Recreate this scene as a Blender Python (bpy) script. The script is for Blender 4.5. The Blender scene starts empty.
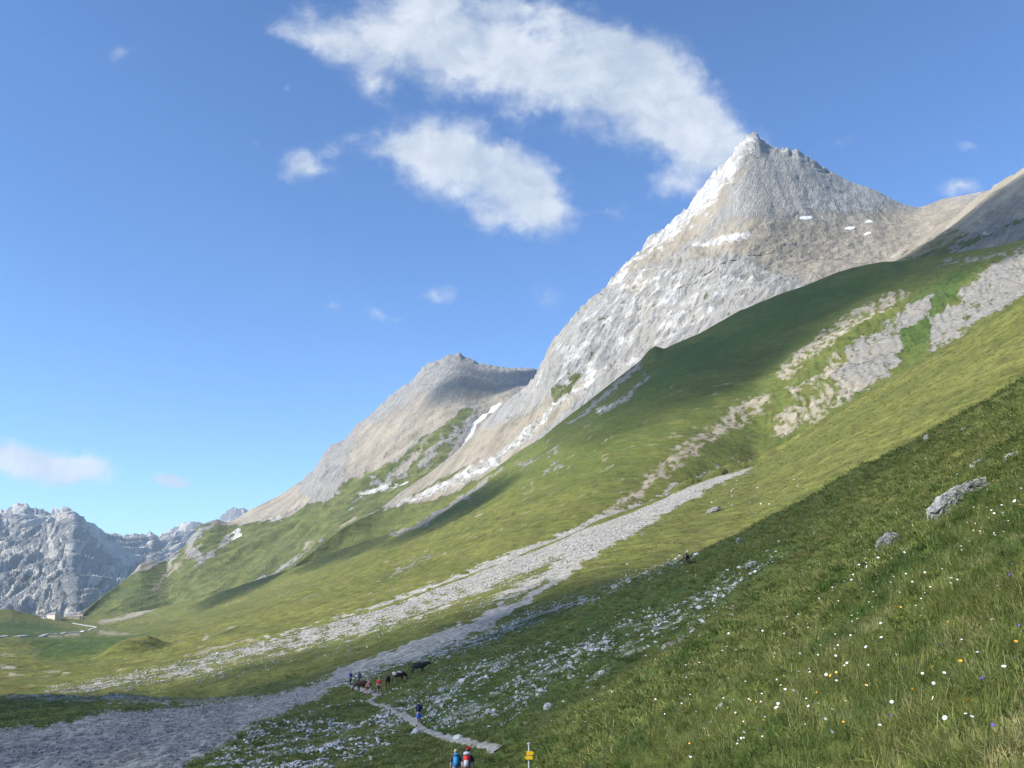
import bpy, bmesh, math, random
import numpy as np
from mathutils import Vector, Matrix, Euler
from mathutils.bvhtree import BVHTree

random.seed(7); RNG = np.random.default_rng(11)
scene = bpy.context.scene
COL = scene.collection
R = math.radians
F = 887.0; TH = R(13.7)
SUN = Vector((-0.80, -0.36, 0.60)).normalized()      # direction towards the sun

# ------------------------------------------------------------------ camera
cd = bpy.data.cameras.new('camera'); cam = bpy.data.objects.new('camera', cd); COL.objects.link(cam)
cd.sensor_width = 36; cd.lens = 36*F/1024; cd.clip_start = .1; cd.clip_end = 40000
cam.rotation_euler = (R(90)+TH, 0, 0); scene.camera = cam

def ray(px, py):
    x = (np.asarray(px, float)-512)/F; y = (384-np.asarray(py, float))/F
    return np.stack([x, math.cos(TH)-y*math.sin(TH), math.sin(TH)+y*math.cos(TH)], -1)
def unproj(px, py, d): return ray(px, py)*np.asarray(d, float)[..., None]
def proj(P):
    y = P[..., 1]*math.cos(TH)+P[..., 2]*math.sin(TH); u = -P[..., 1]*math.sin(TH)+P[..., 2]*math.cos(TH)
    return 512+F*P[..., 0]/y, 384-F*u/y

# ------------------------------------------------------------------ noise
def _hash(ix, iy, s):
    h = (ix.astype(np.int64)*374761393 + iy.astype(np.int64)*668265263 + s*974634777) & 0xffffffff
    h = ((h ^ (h >> 13))*1274126177) & 0xffffffff
    return (h ^ (h >> 16)) & 0xffffffff
def pn(x, y, s=0):
    ix = np.floor(x); iy = np.floor(y); fx = x-ix; fy = y-iy
    u = fx*fx*fx*(fx*(fx*6-15)+10); v = fy*fy*fy*(fy*(fy*6-15)+10)
    def g(dx, dy):
        a = _hash(ix+dx, iy+dy, s)*(2*math.pi/4294967296.)
        return np.cos(a)*(fx-dx)+np.sin(a)*(fy-dy)
    a = g(0, 0); b = g(1, 0); c = g(0, 1); d = g(1, 1)
    return ((a+(b-a)*u)*(1-v)+(c+(d-c)*u)*v)*1.5
def fbm(x, y, o=5, s=0, r=.5):
    t = 0; a = 1.; f = 1.; n = 0
    for i in range(o):
        t = t+a*pn(x*f, y*f, s+i); n += a; a *= r; f *= 2.03
    return t/n
def ridged(x, y, o=5, s=0, r=.55):
    t = 0; a = 1.; f = 1.; n = 0
    for i in range(o):
        t = t+a*(1-2*np.abs(pn(x*f, y*f, s+i))); n += a; a *= r; f *= 2.03
    return t/n
def sstep(a, b, x):
    t = np.clip((x-a)/(b-a), 0, 1); return t*t*(3-2*t)

# ------------------------------------------------------------------ traced areas, in surface parameters
def stroke(X, Y, pts, soft=2.):
    """soft band of varying half-width along a polyline (x, y, w)"""
    best = np.full(X.shape, -1e9)
    for (x0, y0, w0), (x1, y1, w1) in zip(pts[:-1], pts[1:]):
        dx, dy = x1-x0, y1-y0; L = dx*dx+dy*dy
        m = max(w0, w1)+soft*3
        sel = (X > min(x0, x1)-m) & (X < max(x0, x1)+m) & (Y > min(y0, y1)-m) & (Y < max(y0, y1)+m)
        if not sel.any(): continue
        xs = X[sel]; ys = Y[sel]
        t = np.clip(((xs-x0)*dx+(ys-y0)*dy)/L, 0, 1)
        q = (w0+(w1-w0)*t)-np.hypot(xs-x0-t*dx, ys-y0-t*dy)
        best[sel] = np.maximum(best[sel], q)
    return np.clip(best/soft*.5+.5, 0, 1)
def poly(X, Y, pts, soft=2.):
    xs = [p[0] for p in pts]; ys = [p[1] for p in pts]; m = soft*2
    out = np.zeros(X.shape)
    sel = (X > min(xs)-m) & (X < max(xs)+m) & (Y > min(ys)-m) & (Y < max(ys)+m)
    if not sel.any(): return out
    x = X[sel]; y = Y[sel]; ins = np.zeros(x.shape, bool); dist = np.full(x.shape, 1e9)
    n = len(pts)
    for i in range(n):
        x0, y0 = pts[i]; x1, y1 = pts[(i+1) % n]
        c = ((y0 > y) != (y1 > y))
        with np.errstate(divide='ignore', invalid='ignore'):
            xi = (x1-x0)*(y-y0)/(y1-y0 if y1 != y0 else 1e-9)+x0
        ins ^= c & (x < xi)
        dx, dy = x1-x0, y1-y0; L = dx*dx+dy*dy+1e-9
        t = np.clip(((x-x0)*dx+(y-y0)*dy)/L, 0, 1)
        dist = np.minimum(dist, np.hypot(x-x0-t*dx, y-y0-t*dy))
    out[sel] = np.clip(np.where(ins, dist, -dist)/soft*.5+.5, 0, 1)
    return out

# ------------------------------------------------------------------ materials
def new_mat(name):
    m = bpy.data.materials.new(name); m.use_nodes = True; m.node_tree.nodes.clear(); return m, m.node_tree
class NT:
    def __init__(s, nt): s.nt = nt
    def n(s, t, **k):
        nd = s.nt.nodes.new(t)
        ins = k.pop('ins', {})
        for a, b in k.items(): setattr(nd, a, b)
        for a, b in ins.items():
            if isinstance(b, bpy.types.NodeSocket): s.nt.links.new(b, nd.inputs[a])
            else: nd.inputs[a].default_value = b
        return nd
    def math(s, op, a, b=0., c=None, clamp=False):
        ins = {0: a, 1: b}
        if c is not None: ins[2] = c
        return s.n('ShaderNodeMath', operation=op, use_clamp=clamp, ins=ins).outputs[0]
    def mix(s, f, a, b, mode='MIX'):
        nd = s.nt.nodes.new('ShaderNodeMix'); nd.data_type = 'RGBA'; nd.blend_type = mode
        for i, v in ((0, f), (6, a), (7, b)):
            if isinstance(v, bpy.types.NodeSocket): s.nt.links.new(v, nd.inputs[i])
            else: nd.inputs[i].default_value = v if i == 0 or len(v) == 4 else (*v, 1)
        return nd.outputs[2]
    def noise(s, vec, scale, detail=6, rough=.55, dist=0.):
        return s.n('ShaderNodeTexNoise', ins={'Vector': vec, 'Scale': scale, 'Detail': detail, 'Roughness': rough, 'Distortion': dist}).outputs[0]
    def ramp(s, v, a, b, lo=0., hi=1.):
        return s.n('ShaderNodeMapRange', interpolation_type='SMOOTHSTEP', ins={'Value': v, 'From Min': a, 'From Max': b, 'To Min': lo, 'To Max': hi}).outputs[0]
    def vmul(s, v, t):
        return s.n('ShaderNodeVectorMath', operation='MULTIPLY', ins={0: v, 1: t}).outputs[0]
    def out(s, sh):
        o = s.n('ShaderNodeOutputMaterial'); s.nt.links.new(sh, o.inputs[0])

def simple_mat(name, col, rough=.7, var=.15, scale=20, metal=0.):
    m, nt = new_mat(name); N = NT(nt)
    tc = N.n('ShaderNodeTexCoord').outputs['Object']
    nz = N.noise(tc, scale, 4)
    c = N.mix(N.ramp(nz, .3, .7), tuple(x*(1-var) for x in col), tuple(min(1, x*(1+var)) for x in col))
    b = N.n('ShaderNodeBsdfPrincipled', ins={'Base Color': c, 'Roughness': rough, 'Metallic': metal})
    N.out(b.outputs[0]); return m

def fall(a, b):
    d = unproj(a[0], a[1], np.array(float(a[2])))-unproj(b[0], b[1], np.array(float(b[2]))); return tuple(d/np.linalg.norm(d))
def terrain_mat(name, big, grass_a, grass_b, grass_c, rock=(.27, .265, .25), gully=(0, 0, 1), squeeze=.7, bump=1., flat_rough=.6, gravel=.7, whk=1.6, tank=1., tanc=((.23, .20, .155), (.33, .29, .225))):
    """big = size in metres of the large colour patches; everything finer comes from the octaves"""
    m, nt = new_mat(name); N = NT(nt)
    pos = N.n('ShaderNodeNewGeometry').outputs['Position']
    dt = N.n('ShaderNodeVectorMath', operation='DOT_PRODUCT', ins={0: pos, 1: gully}).outputs['Value']
    sc_ = N.n('ShaderNodeVectorMath', operation='SCALE', ins={0: gully, 'Scale': N.math('MULTIPLY', dt, -squeeze)}).outputs[0]
    st = N.n('ShaderNodeVectorMath', operation='ADD', ins={0: pos, 1: sc_}).outputs[0]
    a1 = N.n('ShaderNodeAttribute', attribute_name='mask'); a2 = N.n('ShaderNodeAttribute', attribute_name='mask2')
    s1 = N.n('ShaderNodeSeparateColor', ins={0: a1.outputs['Color']}); s2 = N.n('ShaderNodeSeparateColor', ins={0: a2.outputs['Color']})
    fine = N.noise(pos, 6./big, 9, .68)
    broad = N.noise(st, 1./big, 7, flat_rough, .4)
    streak = N.noise(st, 5./big, 6, .6, .2)
    f0 = N.math('SUBTRACT', fine, .5)
    b0 = N.math('SUBTRACT', streak, .5)
    wob = N.math('ADD', N.math('MULTIPLY', f0, 2.4), N.math('MULTIPLY', b0, .7))
    def msk(ch, k=1., w=.12):
        v = N.math('ADD', ch, N.math('MULTIPLY', wob, k))
        v = N.math('MULTIPLY', v, N.ramp(ch, .01, .12))
        return N.ramp(v, .5-w, .5+w)
    # grass
    g = N.mix(N.ramp(broad, .34, .66), grass_a, grass_b)
    g = N.mix(N.ramp(streak, .45, .75), g, grass_c)
    g = N.mix(N.math('MULTIPLY', msk(s2.outputs[2], .8, .3), .75), g, (.035, .075, .016))
    g = N.mix(.75, g, N.n('ShaderNodeCombineColor', ins={0: N.ramp(fine, .25, .75, .45, 1.55), 1: N.ramp(fine, .25, .75, .5, 1.5), 2: N.ramp(fine, .25, .75, .5, 1.4)}).outputs[0], 'MULTIPLY')
    cr = N.noise(st, 14./big, 8, .7, .6)
    terr = N.noise(N.vmul(pos, (.10, .10, 1.)), 26./big, 5, .6, .4)
    rk = N.mix(N.ramp(cr, .34, .66), tuple(c*.68 for c in rock), tuple(c*1.24 for c in rock))
    rk = N.mix(N.ramp(terr, .52, .66, 0, .6), rk, tuple(c*.62 for c in rock))
    tv = N.ramp(terr, .38, .62, .86, 1.10); g = N.mix(1., g, N.n('ShaderNodeCombineColor', ins={0: tv, 1: tv, 2: tv}).outputs[0], 'MULTIPLY')
    rk = N.mix(N.ramp(broad, .45, .7), rk, (rock[0]*1.06, rock[1]*1.01, rock[2]*.94))
    # gravel / scree
    vo = N.n('ShaderNodeTexVoronoi', ins={'Vector': pos, 'Scale': 1./gravel})
    vs = N.n('ShaderNodeSeparateColor', ins={0: vo.outputs['Color']})
    gr = N.mix(N.ramp(vs.outputs[0], 0, 1), (.20, .195, .18), (.44, .425, .38))
    gr = N.mix(N.ramp(fine, .3, .7), N.mix(1., gr, (.72, .72, .72), 'MULTIPLY'), gr)
    gr = N.mix(N.math('MULTIPLY', N.ramp(streak, .4, .7), .35), gr, (.22, .2, .16))
    tan = N.mix(N.ramp(streak, .35, .65), tanc[0], tanc[1])
    tan = N.mix(N.ramp(fine, .45, .8), tan, tuple(v_*.72 for v_ in tanc[0]))
    wh = N.mix(N.ramp(cr, .38, .6), (.32, .315, .30), (.56, .55, .525))
    mr = msk(s1.outputs[0], 1.1); mg = msk(s1.outputs[1], 1.); mt = msk(s1.outputs[2], tank, .3)
    mw = msk(s2.outputs[0], whk, .2); ms = N.ramp(N.math('ADD', s2.outputs[1], N.math('MULTIPLY', f0, .7)), .45, .55)
    c = N.mix(mr, g, rk); c = N.mix(N.math('MULTIPLY', mt, .92), c, tan); c = N.mix(mg, c, gr); c = N.mix(mw, c, wh)
    c = N.mix(ms, c, (.85, .87, .9))
    h = N.math('ADD', N.math('MULTIPLY', fine, .12), N.math('MULTIPLY', N.math('MULTIPLY', cr, N.math('MULTIPLY', mr, N.math('SUBTRACT', 1., N.math('MULTIPLY', mt, .75)))), .18))
    h = N.math('ADD', h, N.math('MULTIPLY', N.math('MULTIPLY', vo.outputs['Distance'], mg), -gravel*.5/big))
    bp = N.n('ShaderNodeBump', ins={'Strength': .8*bump, 'Distance': big, 'Height': h})
    b = N.n('ShaderNodeBsdfPrincipled', ins={'Base Color': c, 'Roughness': .9, 'Normal': bp.outputs[0], 'Specular IOR Level': .15})
    N.out(b.outputs[0]); return m

# ------------------------------------------------------------------ object helpers
def tag(o, label=None, cat=None, group=None, kind=None):
    for k, v in (('label', label), ('category', cat), ('group', group), ('kind', kind)):
        if v: o[k] = v
    return o
def link(name, me, mat=None, parent=None):
    o = bpy.data.objects.new(name, me); COL.objects.link(o)
    if mat is not None: me.materials.append(mat)
    if parent is not None: o.parent = parent
    return o
def empty(name, loc=(0, 0, 0), rz=0.):
    o = bpy.data.objects.new(name, None); COL.objects.link(o); o.location = loc; o.rotation_euler = (0, 0, rz); return o
def bm_obj(name, bm, mat, parent=None, smooth=False):
    me = bpy.data.meshes.new(name); bm.to_mesh(me); bm.free()
    if smooth: me.polygons.foreach_set('use_smooth', [True]*len(me.polygons))
    return link(name, me, mat, parent)
def copy_tree(o, parent=None):
    c = o.copy(); COL.objects.link(c); c.parent = parent
    for ch in [x for x in bpy.data.objects if x.parent == o]: copy_tree(ch, c)
    return c

def grid_mesh(name, P, closed=False):
    nr, nc = P.shape[:2]
    me = bpy.data.meshes.new(name)
    me.vertices.add(nr*nc); me.vertices.foreach_set('co', P.reshape(-1).astype(np.float32))
    i = np.arange(nr*nc).reshape(nr, nc)
    q = np.stack([i[:-1, :-1], i[:-1, 1:], i[1:, 1:], i[1:, :-1]], -1).reshape(-1, 4)
    me.loops.add(q.size); me.loops.foreach_set('vertex_index', q.reshape(-1).astype(np.int32))
    me.polygons.add(len(q)); me.polygons.foreach_set('loop_start', (np.arange(len(q))*4).astype(np.int32))
    me.polygons.foreach_set('use_smooth', np.ones(len(q), bool))
    me.update(calc_edges=True)
    return me, q

class Sheet: pass
def curve_y(X, pts): return np.interp(X, [p[0] for p in pts], [p[1] for p in pts])
def curve_d(X, pts, sm=32):
    v = np.interp(X, [p[0] for p in pts], np.log([p[-1] for p in pts]))
    st = X[1]-X[0]; k = max(1, int(sm/st)); ker = np.hanning(2*k+3); ker /= ker.sum()
    v = np.convolve(np.pad(v, len(ker)//2, mode='edge'), ker, 'valid')
    return np.exp(v)

def make_sheet(name, x0, x1, step, curves, rows, disp, masks, mat, label_kind='structure'):
    """curves, near to far: (y points, depth points); a surface is stretched between them (straight in 1/depth = planar)"""
    X = np.arange(x0, x1+.01, step)
    ys = [curve_y(X, c[0]) for c in curves]; ds = [curve_d(X, c[1]) for c in curves]
    Y = []; I = []; Z = []
    for k in range(len(curves)-1):
        t = np.linspace(0, 1, rows[k], endpoint=(k == len(curves)-2))[:, None]
        Y.append(ys[k]*(1-t)+ys[k+1]*t); I.append((1/ds[k])*(1-t)+(1/ds[k+1])*t); Z.append(k+t+0*X)
    Y = np.concatenate(Y); I = np.concatenate(I); Z = np.concatenate(Z)
    XX = np.broadcast_to(X, Y.shape); D = 1/I
    P = unproj(XX, Y, D)
    du = np.gradient(P, axis=1); dv = np.gradient(P, axis=0)
    n = np.cross(du, dv); n /= np.linalg.norm(n, axis=-1, keepdims=True)+1e-9
    n[n[..., 2] < 0] *= -1
    S = Sheet(); S.X = XX; S.Y = Y; S.D = D; S.Z = Z; S.n = n
    P = P+disp(S, P)
    S.P = P
    me, q = grid_mesh(name, P)
    m1, m2 = masks(S, P)
    for nm, m in (('mask', m1), ('mask2', m2)):
        a = me.attributes.new(nm, 'FLOAT_COLOR', 'POINT')
        arr = np.ones(P.shape[:2]+(4,), np.float32); arr[..., :3] = m
        a.data.foreach_set('color', arr.reshape(-1))
    S.m1, S.m2 = m1, m2; S.q = q
    S.o = link(name, me, mat); tag(S.o, kind=label_kind)
    return S
def with_back(curves, rows, up=1.12, y1=14, y2=90):
    y, d = curves[-1]
    c1 = ([(a[0], a[1]+y1) for a in y], [(a[0], a[-1]*up) for a in d])
    c2 = ([(a[0], a[1]+y2) for a in y], [(a[0], a[-1]*up*1.3) for a in d])
    return curves+[c1, c2], rows+[6, 6]

# ------------------------------------------------------------------ ground sheet: near slope, lit meadow, long spur
XS = [-250, 0, 150, 300, 420, 500, 560, 620, 700, 780, 860, 940, 1024, 1280]
def cv(ys, ds): return (list(zip(XS, ys)), list(zip(XS, ds)))
B0 = cv([930]*14, [36, 34, 32, 30, 27, 22, 13.5, 9, 6.0, 4.6, 3.7, 3.1, 2.6, 2.0])
B1 = cv([768]*14, [70, 62, 56, 51, 47, 40, 24, 15.5, 10.5, 7.8, 6.2, 5.0, 4.2, 3.0])
N1 = cv([735, 735, 735, 735, 735, 740, 722, 690, 652, 608, 560, 515, 480, 400], [95, 88, 80, 70, 61, 48, 33, 28, 25, 24, 22, 20, 17, 12])
N2 = cv([730, 730, 730, 730, 730, 734, 716, 684, 646, 602, 554, 509, 474, 394], [98, 91, 83, 73, 63, 50, 45, 44, 40, 35, 28, 22.5, 18.5, 13])
c1y = [(-250, 699), (0, 697), (60, 696), (100, 697), (112, 694), (130, 694.5), (150, 698), (200, 699), (240, 698), (300, 688), (350, 676), (420, 655), (500, 632), (560, 610),
       (590, 597), (640, 577), (700, 551), (740, 532), (780, 513), (820, 492), (860, 471), (900, 451), (940, 430), (980, 409), (1024, 385), (1280, 240)]
C1d = [(-250, 155), (0, 145), (150, 140), (300, 132), (420, 128), (500, 130), (560, 132), (620, 124), (700, 110), (780, 90), (860, 76), (940, 66), (1024, 58), (1280, 50)]
hid = [(-250, 5), (0, 5), (200, 4), (250, 0), (600, 0), (640, 3), (700, 10), (860, 18), (1024, 22), (1280, 30)]
hy = lambda pts, h: [(x, y+np.interp(x, [a for a, b in h], [b for a, b in h])) for x, y in pts]
H1d = [(-250, 170), (0, 165), (150, 155), (250, 138), (420, 130), (500, 133), (560, 136), (620, 136), (700, 145), (780, 140), (860, 130), (940, 125), (1024, 120), (1280, 110)]
Z0d = [(-250, 190), (0, 180), (150, 168), (250, 140), (420, 132), (500, 136), (560, 142), (620, 152), (700, 190), (780, 210), (860, 220), (940, 220), (1024, 220), (1280, 230)]
c2y = [(-250, 698), (0, 692), (40, 689), (100, 678), (200, 656), (300, 632), (400, 604), (470, 577), (540, 549), (590, 528), (640, 510), (690, 487), (740, 470), (755, 467), (800, 437), (850, 402), (900, 372), (960, 338), (1024, 299), (1280, 140)]
C2d = [(-250, 215), (0, 215), (100, 225), (200, 250), (300, 262), (400, 285), (540, 335), (640, 400), (755, 520), (900, 420), (1024, 360), (1280, 330)]
hid2 = [(-250, 0), (740, 0), (800, 8), (900, 18), (1280, 40)]
H2d = [(-250, 217), (0, 217), (100, 228), (200, 254), (300, 268), (400, 292), (540, 345), (640, 415), (755, 545), (900, 500), (1024, 480), (1280, 480)]
Z1d = [(-250, 220), (0, 220), (100, 232), (200, 258), (300, 274), (400, 300), (540, 355), (640, 430), (755, 570), (900, 580), (1024, 560), (1280, 560)]
c3y = [(-250, 606), (0, 609), (12, 609.5), (23, 612.5), (41, 616), (60, 617), (90, 616), (120, 614), (150, 610), (200, 598), (230, 590), (300, 567), (343, 550), (386, 536), (432, 511), (458, 493), (482, 479), (500, 466), (520, 452),
       (540, 440), (560, 424), (600, 393), (640, 362), (648, 352), (655, 347), (664, 350), (700, 335), (740, 312), (780, 295), (815, 283), (850, 270), (880, 263), (900, 262), (950, 254), (1000, 246), (1024, 240), (1280, 190)]
C3d = [(-250, 1200), (0, 1350), (90, 1500), (150, 1450), (230, 1300), (300, 1220), (386, 1120), (500, 1060), (560, 1010), (650, 960), (780, 900), (900, 820), (1024, 740), (1280, 650)]
_xx = np.arange(-250, 1281, 2.)
def smooth_pts(pts, w):
    v = np.interp(_xx, [p[0] for p in pts], [p[1] for p in pts]); k = np.hanning(2*w+3); k /= k.sum()
    v = np.convolve(np.pad(v, len(k)//2, mode='reflect', reflect_type='odd'), k, 'valid'); return list(zip(_xx, v))
c3s = [(x, y+16) for x, y in smooth_pts(c3y, 45)]
d3s = [(x, math.exp(y)) for x, y in smooth_pts([(a, math.log(b)) for a, b in C3d], 45)]
D3S = [(x, 1/(1/d*.96+.04/350)) for x, d in d3s]
for _n in ('C2d', 'H2d', 'Z1d'):
    globals()[_n] = [(x, math.exp(y)) for x, y in smooth_pts([(a, math.log(b)) for a, b in globals()[_n]], 35)]
c2y = smooth_pts(c2y, 6)
curves = [B0, B1, N1, N2, (c1y, C1d), (hy(c1y, hid), H1d), (hy(c1y, [(a, b*.98) for a, b in hid]), Z0d), (c2y, C2d), (hy(c2y, hid2), H2d), (hy(c2y, [(a, b*.97) for a, b in hid2]), Z1d), (c3s, D3S), (c3y, C3d)]
rows = [60, 110, 10, 80, 12, 5, 110, 8, 5, 185, 14]
curves, rows = with_back(curves, rows, 1.08, 16, 80)

# masks of the ground sheet -------------------------------------------------
TONGUE = [(750, 468, 1.5), (720, 480, 3.5), (690, 492, 6), (650, 513, 9), (610, 530, 13), (560, 554, 17), (500, 581, 21), (440, 602, 18), (380, 622, 16), (320, 640, 16), (260, 655, 14), (190, 671, 10), (110, 685, 6), (50, 692, 3)]
STONES = [(775, 562, 3), (730, 592, 8), (680, 620, 16), (620, 648, 22), (560, 672, 28), (500, 690, 28), (440, 705, 24), (400, 706, 10)]
STONES2 = [(400, 720, 10), (370, 725, 18), (330, 742, 26), (280, 768, 34), (240, 800, 40)]
STRIP = [(690, 556, 1.5), (640, 577, 2.5), (590, 598, 4), (540, 616, 5), (480, 640, 7), (420, 655, 7), (360, 676, 7), (310, 690, 5)]
GRAVEL = [(545, 590, 3), (510, 608, 5), (470, 628, 8), (430, 645, 9), (390, 658, 7), (340, 675, 6), (320, 690, 7), (270, 708, 12), (200, 730, 24), (120, 756, 44), (40, 790, 64), (-150, 830, 90)]
def ground_masks(S, P):
    X = S.X; Y = S.Y
    w = fbm(X/22, Y/9, 4, 50)*9; w2 = fbm(X/9, Y/5, 4, 55)*5
    xx = X+w*1.2; yy = Y+w2
    nearz = (S.Z < 4.02); mid = (S.Z > 6.0) & (S.Z <= 7.02); far = S.Z > 9
    rock = np.zeros(X.shape); scree = rock.copy(); tan = rock.copy(); white = rock.copy(); snow = rock.copy(); lush = rock.copy()
    # gravel and scree
    t = stroke(xx, yy, TONGUE, 3)*(mid | far)
    gap = stroke(xx, yy, [(560, 560, 3), (500, 590, 9), (440, 618, 10), (380, 636, 9), (300, 656, 9), (230, 672, 7)], 8)
    t = t*(1-.85*gap)*np.where(X < 470, .35+.65*sstep(-.35+.5*sstep(420, 120, X), .15+.35*sstep(420, 120, X), fbm(X/15, Y/4, 4, 76)), 1)
    t = np.maximum(t, stroke(xx, yy, [(640, 520, 9), (600, 548, 4), (545, 588, 4)], 3)*.9*mid)
    scree = np.maximum(scree, t)
    scree = np.maximum(scree, stroke(xx, yy, GRAVEL, 4)*((S.Z <= 7.02)))
    st = np.maximum(stroke(xx, yy, STONES, 8), stroke(xx, yy, STONES2, 10))*nearz
    scree = np.maximum(scree, st*.22)
    scree = np.maximum(scree, stroke(xx, yy, STRIP, 4)*.55*(nearz | mid))
    scree = np.maximum(scree, stroke(xx, yy, [(0, 699, 1), (120, 698, 5), (200, 702, 4), (300, 697, 3)], 3)*.8*nearz)
    scree = np.maximum(scree, stroke(xx, yy, [(735, 606, 1.2), (700, 626, 1.2), (660, 652, 2)], 2)*.8*nearz)
    lush = np.maximum(lush, stroke(X, Y, [(800, 540, 8), (700, 600, 24), (600, 645, 34), (520, 690, 34), (440, 720, 28)], 20)*nearz)
    lush = np.maximum(lush, poly(X, Y, [(-250, 700), (200, 705), (330, 700), (260, 715), (120, 730), (0, 740), (-250, 760)], 12)*nearz)
    lush = np.maximum(lush, .45*(Y > 500)*nearz); lush = np.maximum(lush, .42*far*sstep(560, 470, Y+.12*(X-500)))
    # gullied rock high on the spur
    brk = .25+.75*sstep(-.2, .12, fbm(X/7, Y/4, 4, 72)); brk2 = sstep(-.3, .0, fbm(X/12, Y/7, 4, 74))
    ga = poly(xx, yy, [(1120, 215), (1024, 258), (1000, 268), (975, 290), (955, 312), (932, 328), (928, 362), (960, 345), (1024, 305), (1120, 245)], 4)
    gb = poly(xx, yy, [(940, 296), (912, 318), (880, 340), (850, 362), (834, 385), (842, 408), (872, 392), (900, 373), (904, 345), (925, 328)], 4)*(.6+.4*brk2)
    gc = stroke(xx, yy, [(940, 262, 3), (985, 262, 5), (1030, 252, 4)], 4)*brk*.8
    rock = np.maximum(rock, np.maximum(np.maximum(ga*(.55+.45*brk2), gb), gc)*far)
    lush = np.maximum(lush, poly(xx, yy, [(980, 262), (945, 285), (915, 305), (895, 335), (900, 372), (932, 350), (940, 325), (975, 290)], 8)*far*.9)
    for pts in ([(862, 390, 6), (820, 412, 9), (782, 434, 8)], [(905, 300, 4), (880, 316, 8), (850, 333, 10), (822, 352, 10), (800, 370, 9), (785, 385, 7)], [(768, 408, 8), (745, 420, 7), (722, 430, 7), (700, 448, 8), (675, 468, 7), (652, 484, 5)],
                [(655, 484, 4), (628, 502, 5), (602, 521, 4), (575, 538, 2)], [(840, 372, 5), (815, 392, 6), (795, 408, 5)], [(712, 440, 5), (690, 462, 4)]):
        tan = np.maximum(tan, stroke(xx, yy, pts, 3)*.95*far*brk)
    for pts in ([(650, 380, 2), (622, 405, 3), (600, 420, 2)], [(560, 449, 1.5), (548, 459, 2), (520, 466, 1.5)], [(640, 366, 3), (618, 386, 3), (596, 404, 3), (570, 424, 2.5)],
                [(500, 470, 2.5), (475, 492, 4), (450, 508, 4), (425, 524, 3), (395, 536, 2)], [(560, 470, 1), (520, 500, 1)], [(430, 560, 1.5), (385, 580, 1)]):
        rock = np.maximum(rock, stroke(xx, yy, pts, 2.5)*.8*far)
    for pts in ([(226, 578, 1.5), (200, 588, 2.5), (170, 597, 3.5), (140, 604, 4), (118, 612, 1.5)], [(150, 610, 3), (120, 618, 2), (100, 623, 1.5)], [(250, 640, .8), (210, 650, 1.2), (180, 660, .8)],
                [(232, 627, 1), (205, 640, 1.2)], [(170, 602, 2.5), (135, 611, 2)]):
        tan = np.maximum(tan, stroke(xx, Y+w2*.3, pts, 2)*.9*far); 
    white = np.maximum(white, stroke(xx, yy, [(612, 408, 2), (600, 415, 2.5)], 2)*.7*far)
    rock = np.maximum(rock, poly(X+w*.5, Y+w2*.5, [(90, 656), (100, 648), (125, 640), (150, 636), (163, 648), (158, 657), (120, 658)], 3)*.0*far)
    for bx, by in ((0, 668), (8, 676), (2, 655), (70, 634), (52, 636), (100, 632), (112, 633), (45, 672)):
        tan = np.maximum(tan, stroke(xx, Y, [(bx, by, 2.2), (bx+12, by+.8, 1.4)], 2)*.7*far)
    # random specks of bare stone over the spur
    sp = sstep(.30, .42, fbm(P[..., 0]/16, P[..., 1]/9, 4, 90))*far*(Y > 380)
    tan = np.maximum(tan, sp*.5)
    wet = poly(xx, yy, [(-20, 617), (40, 622), (75, 630), (40, 634), (-20, 637)], 5)+poly(xx, yy, [(20, 636), (150, 634), (90, 660), (40, 664)], 8)
    lush = np.maximum(lush, .8*wet*far)
    lush = np.maximum(lush, stroke(X, Y, [(900, 275, 10), (800, 310, 22), (720, 350, 24), (650, 390, 20), (600, 425, 10)], 25)*.85*far)  # darker green painted along the band of cloud shade on the spur
    lush = np.maximum(lush, stroke(X, Y, [(760, 400, 12), (700, 450, 9), (650, 478, 6)], 12)*.5*far)
    return np.stack([rock, scree, tan], -1), np.stack([white, snow, lush], -1)

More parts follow.
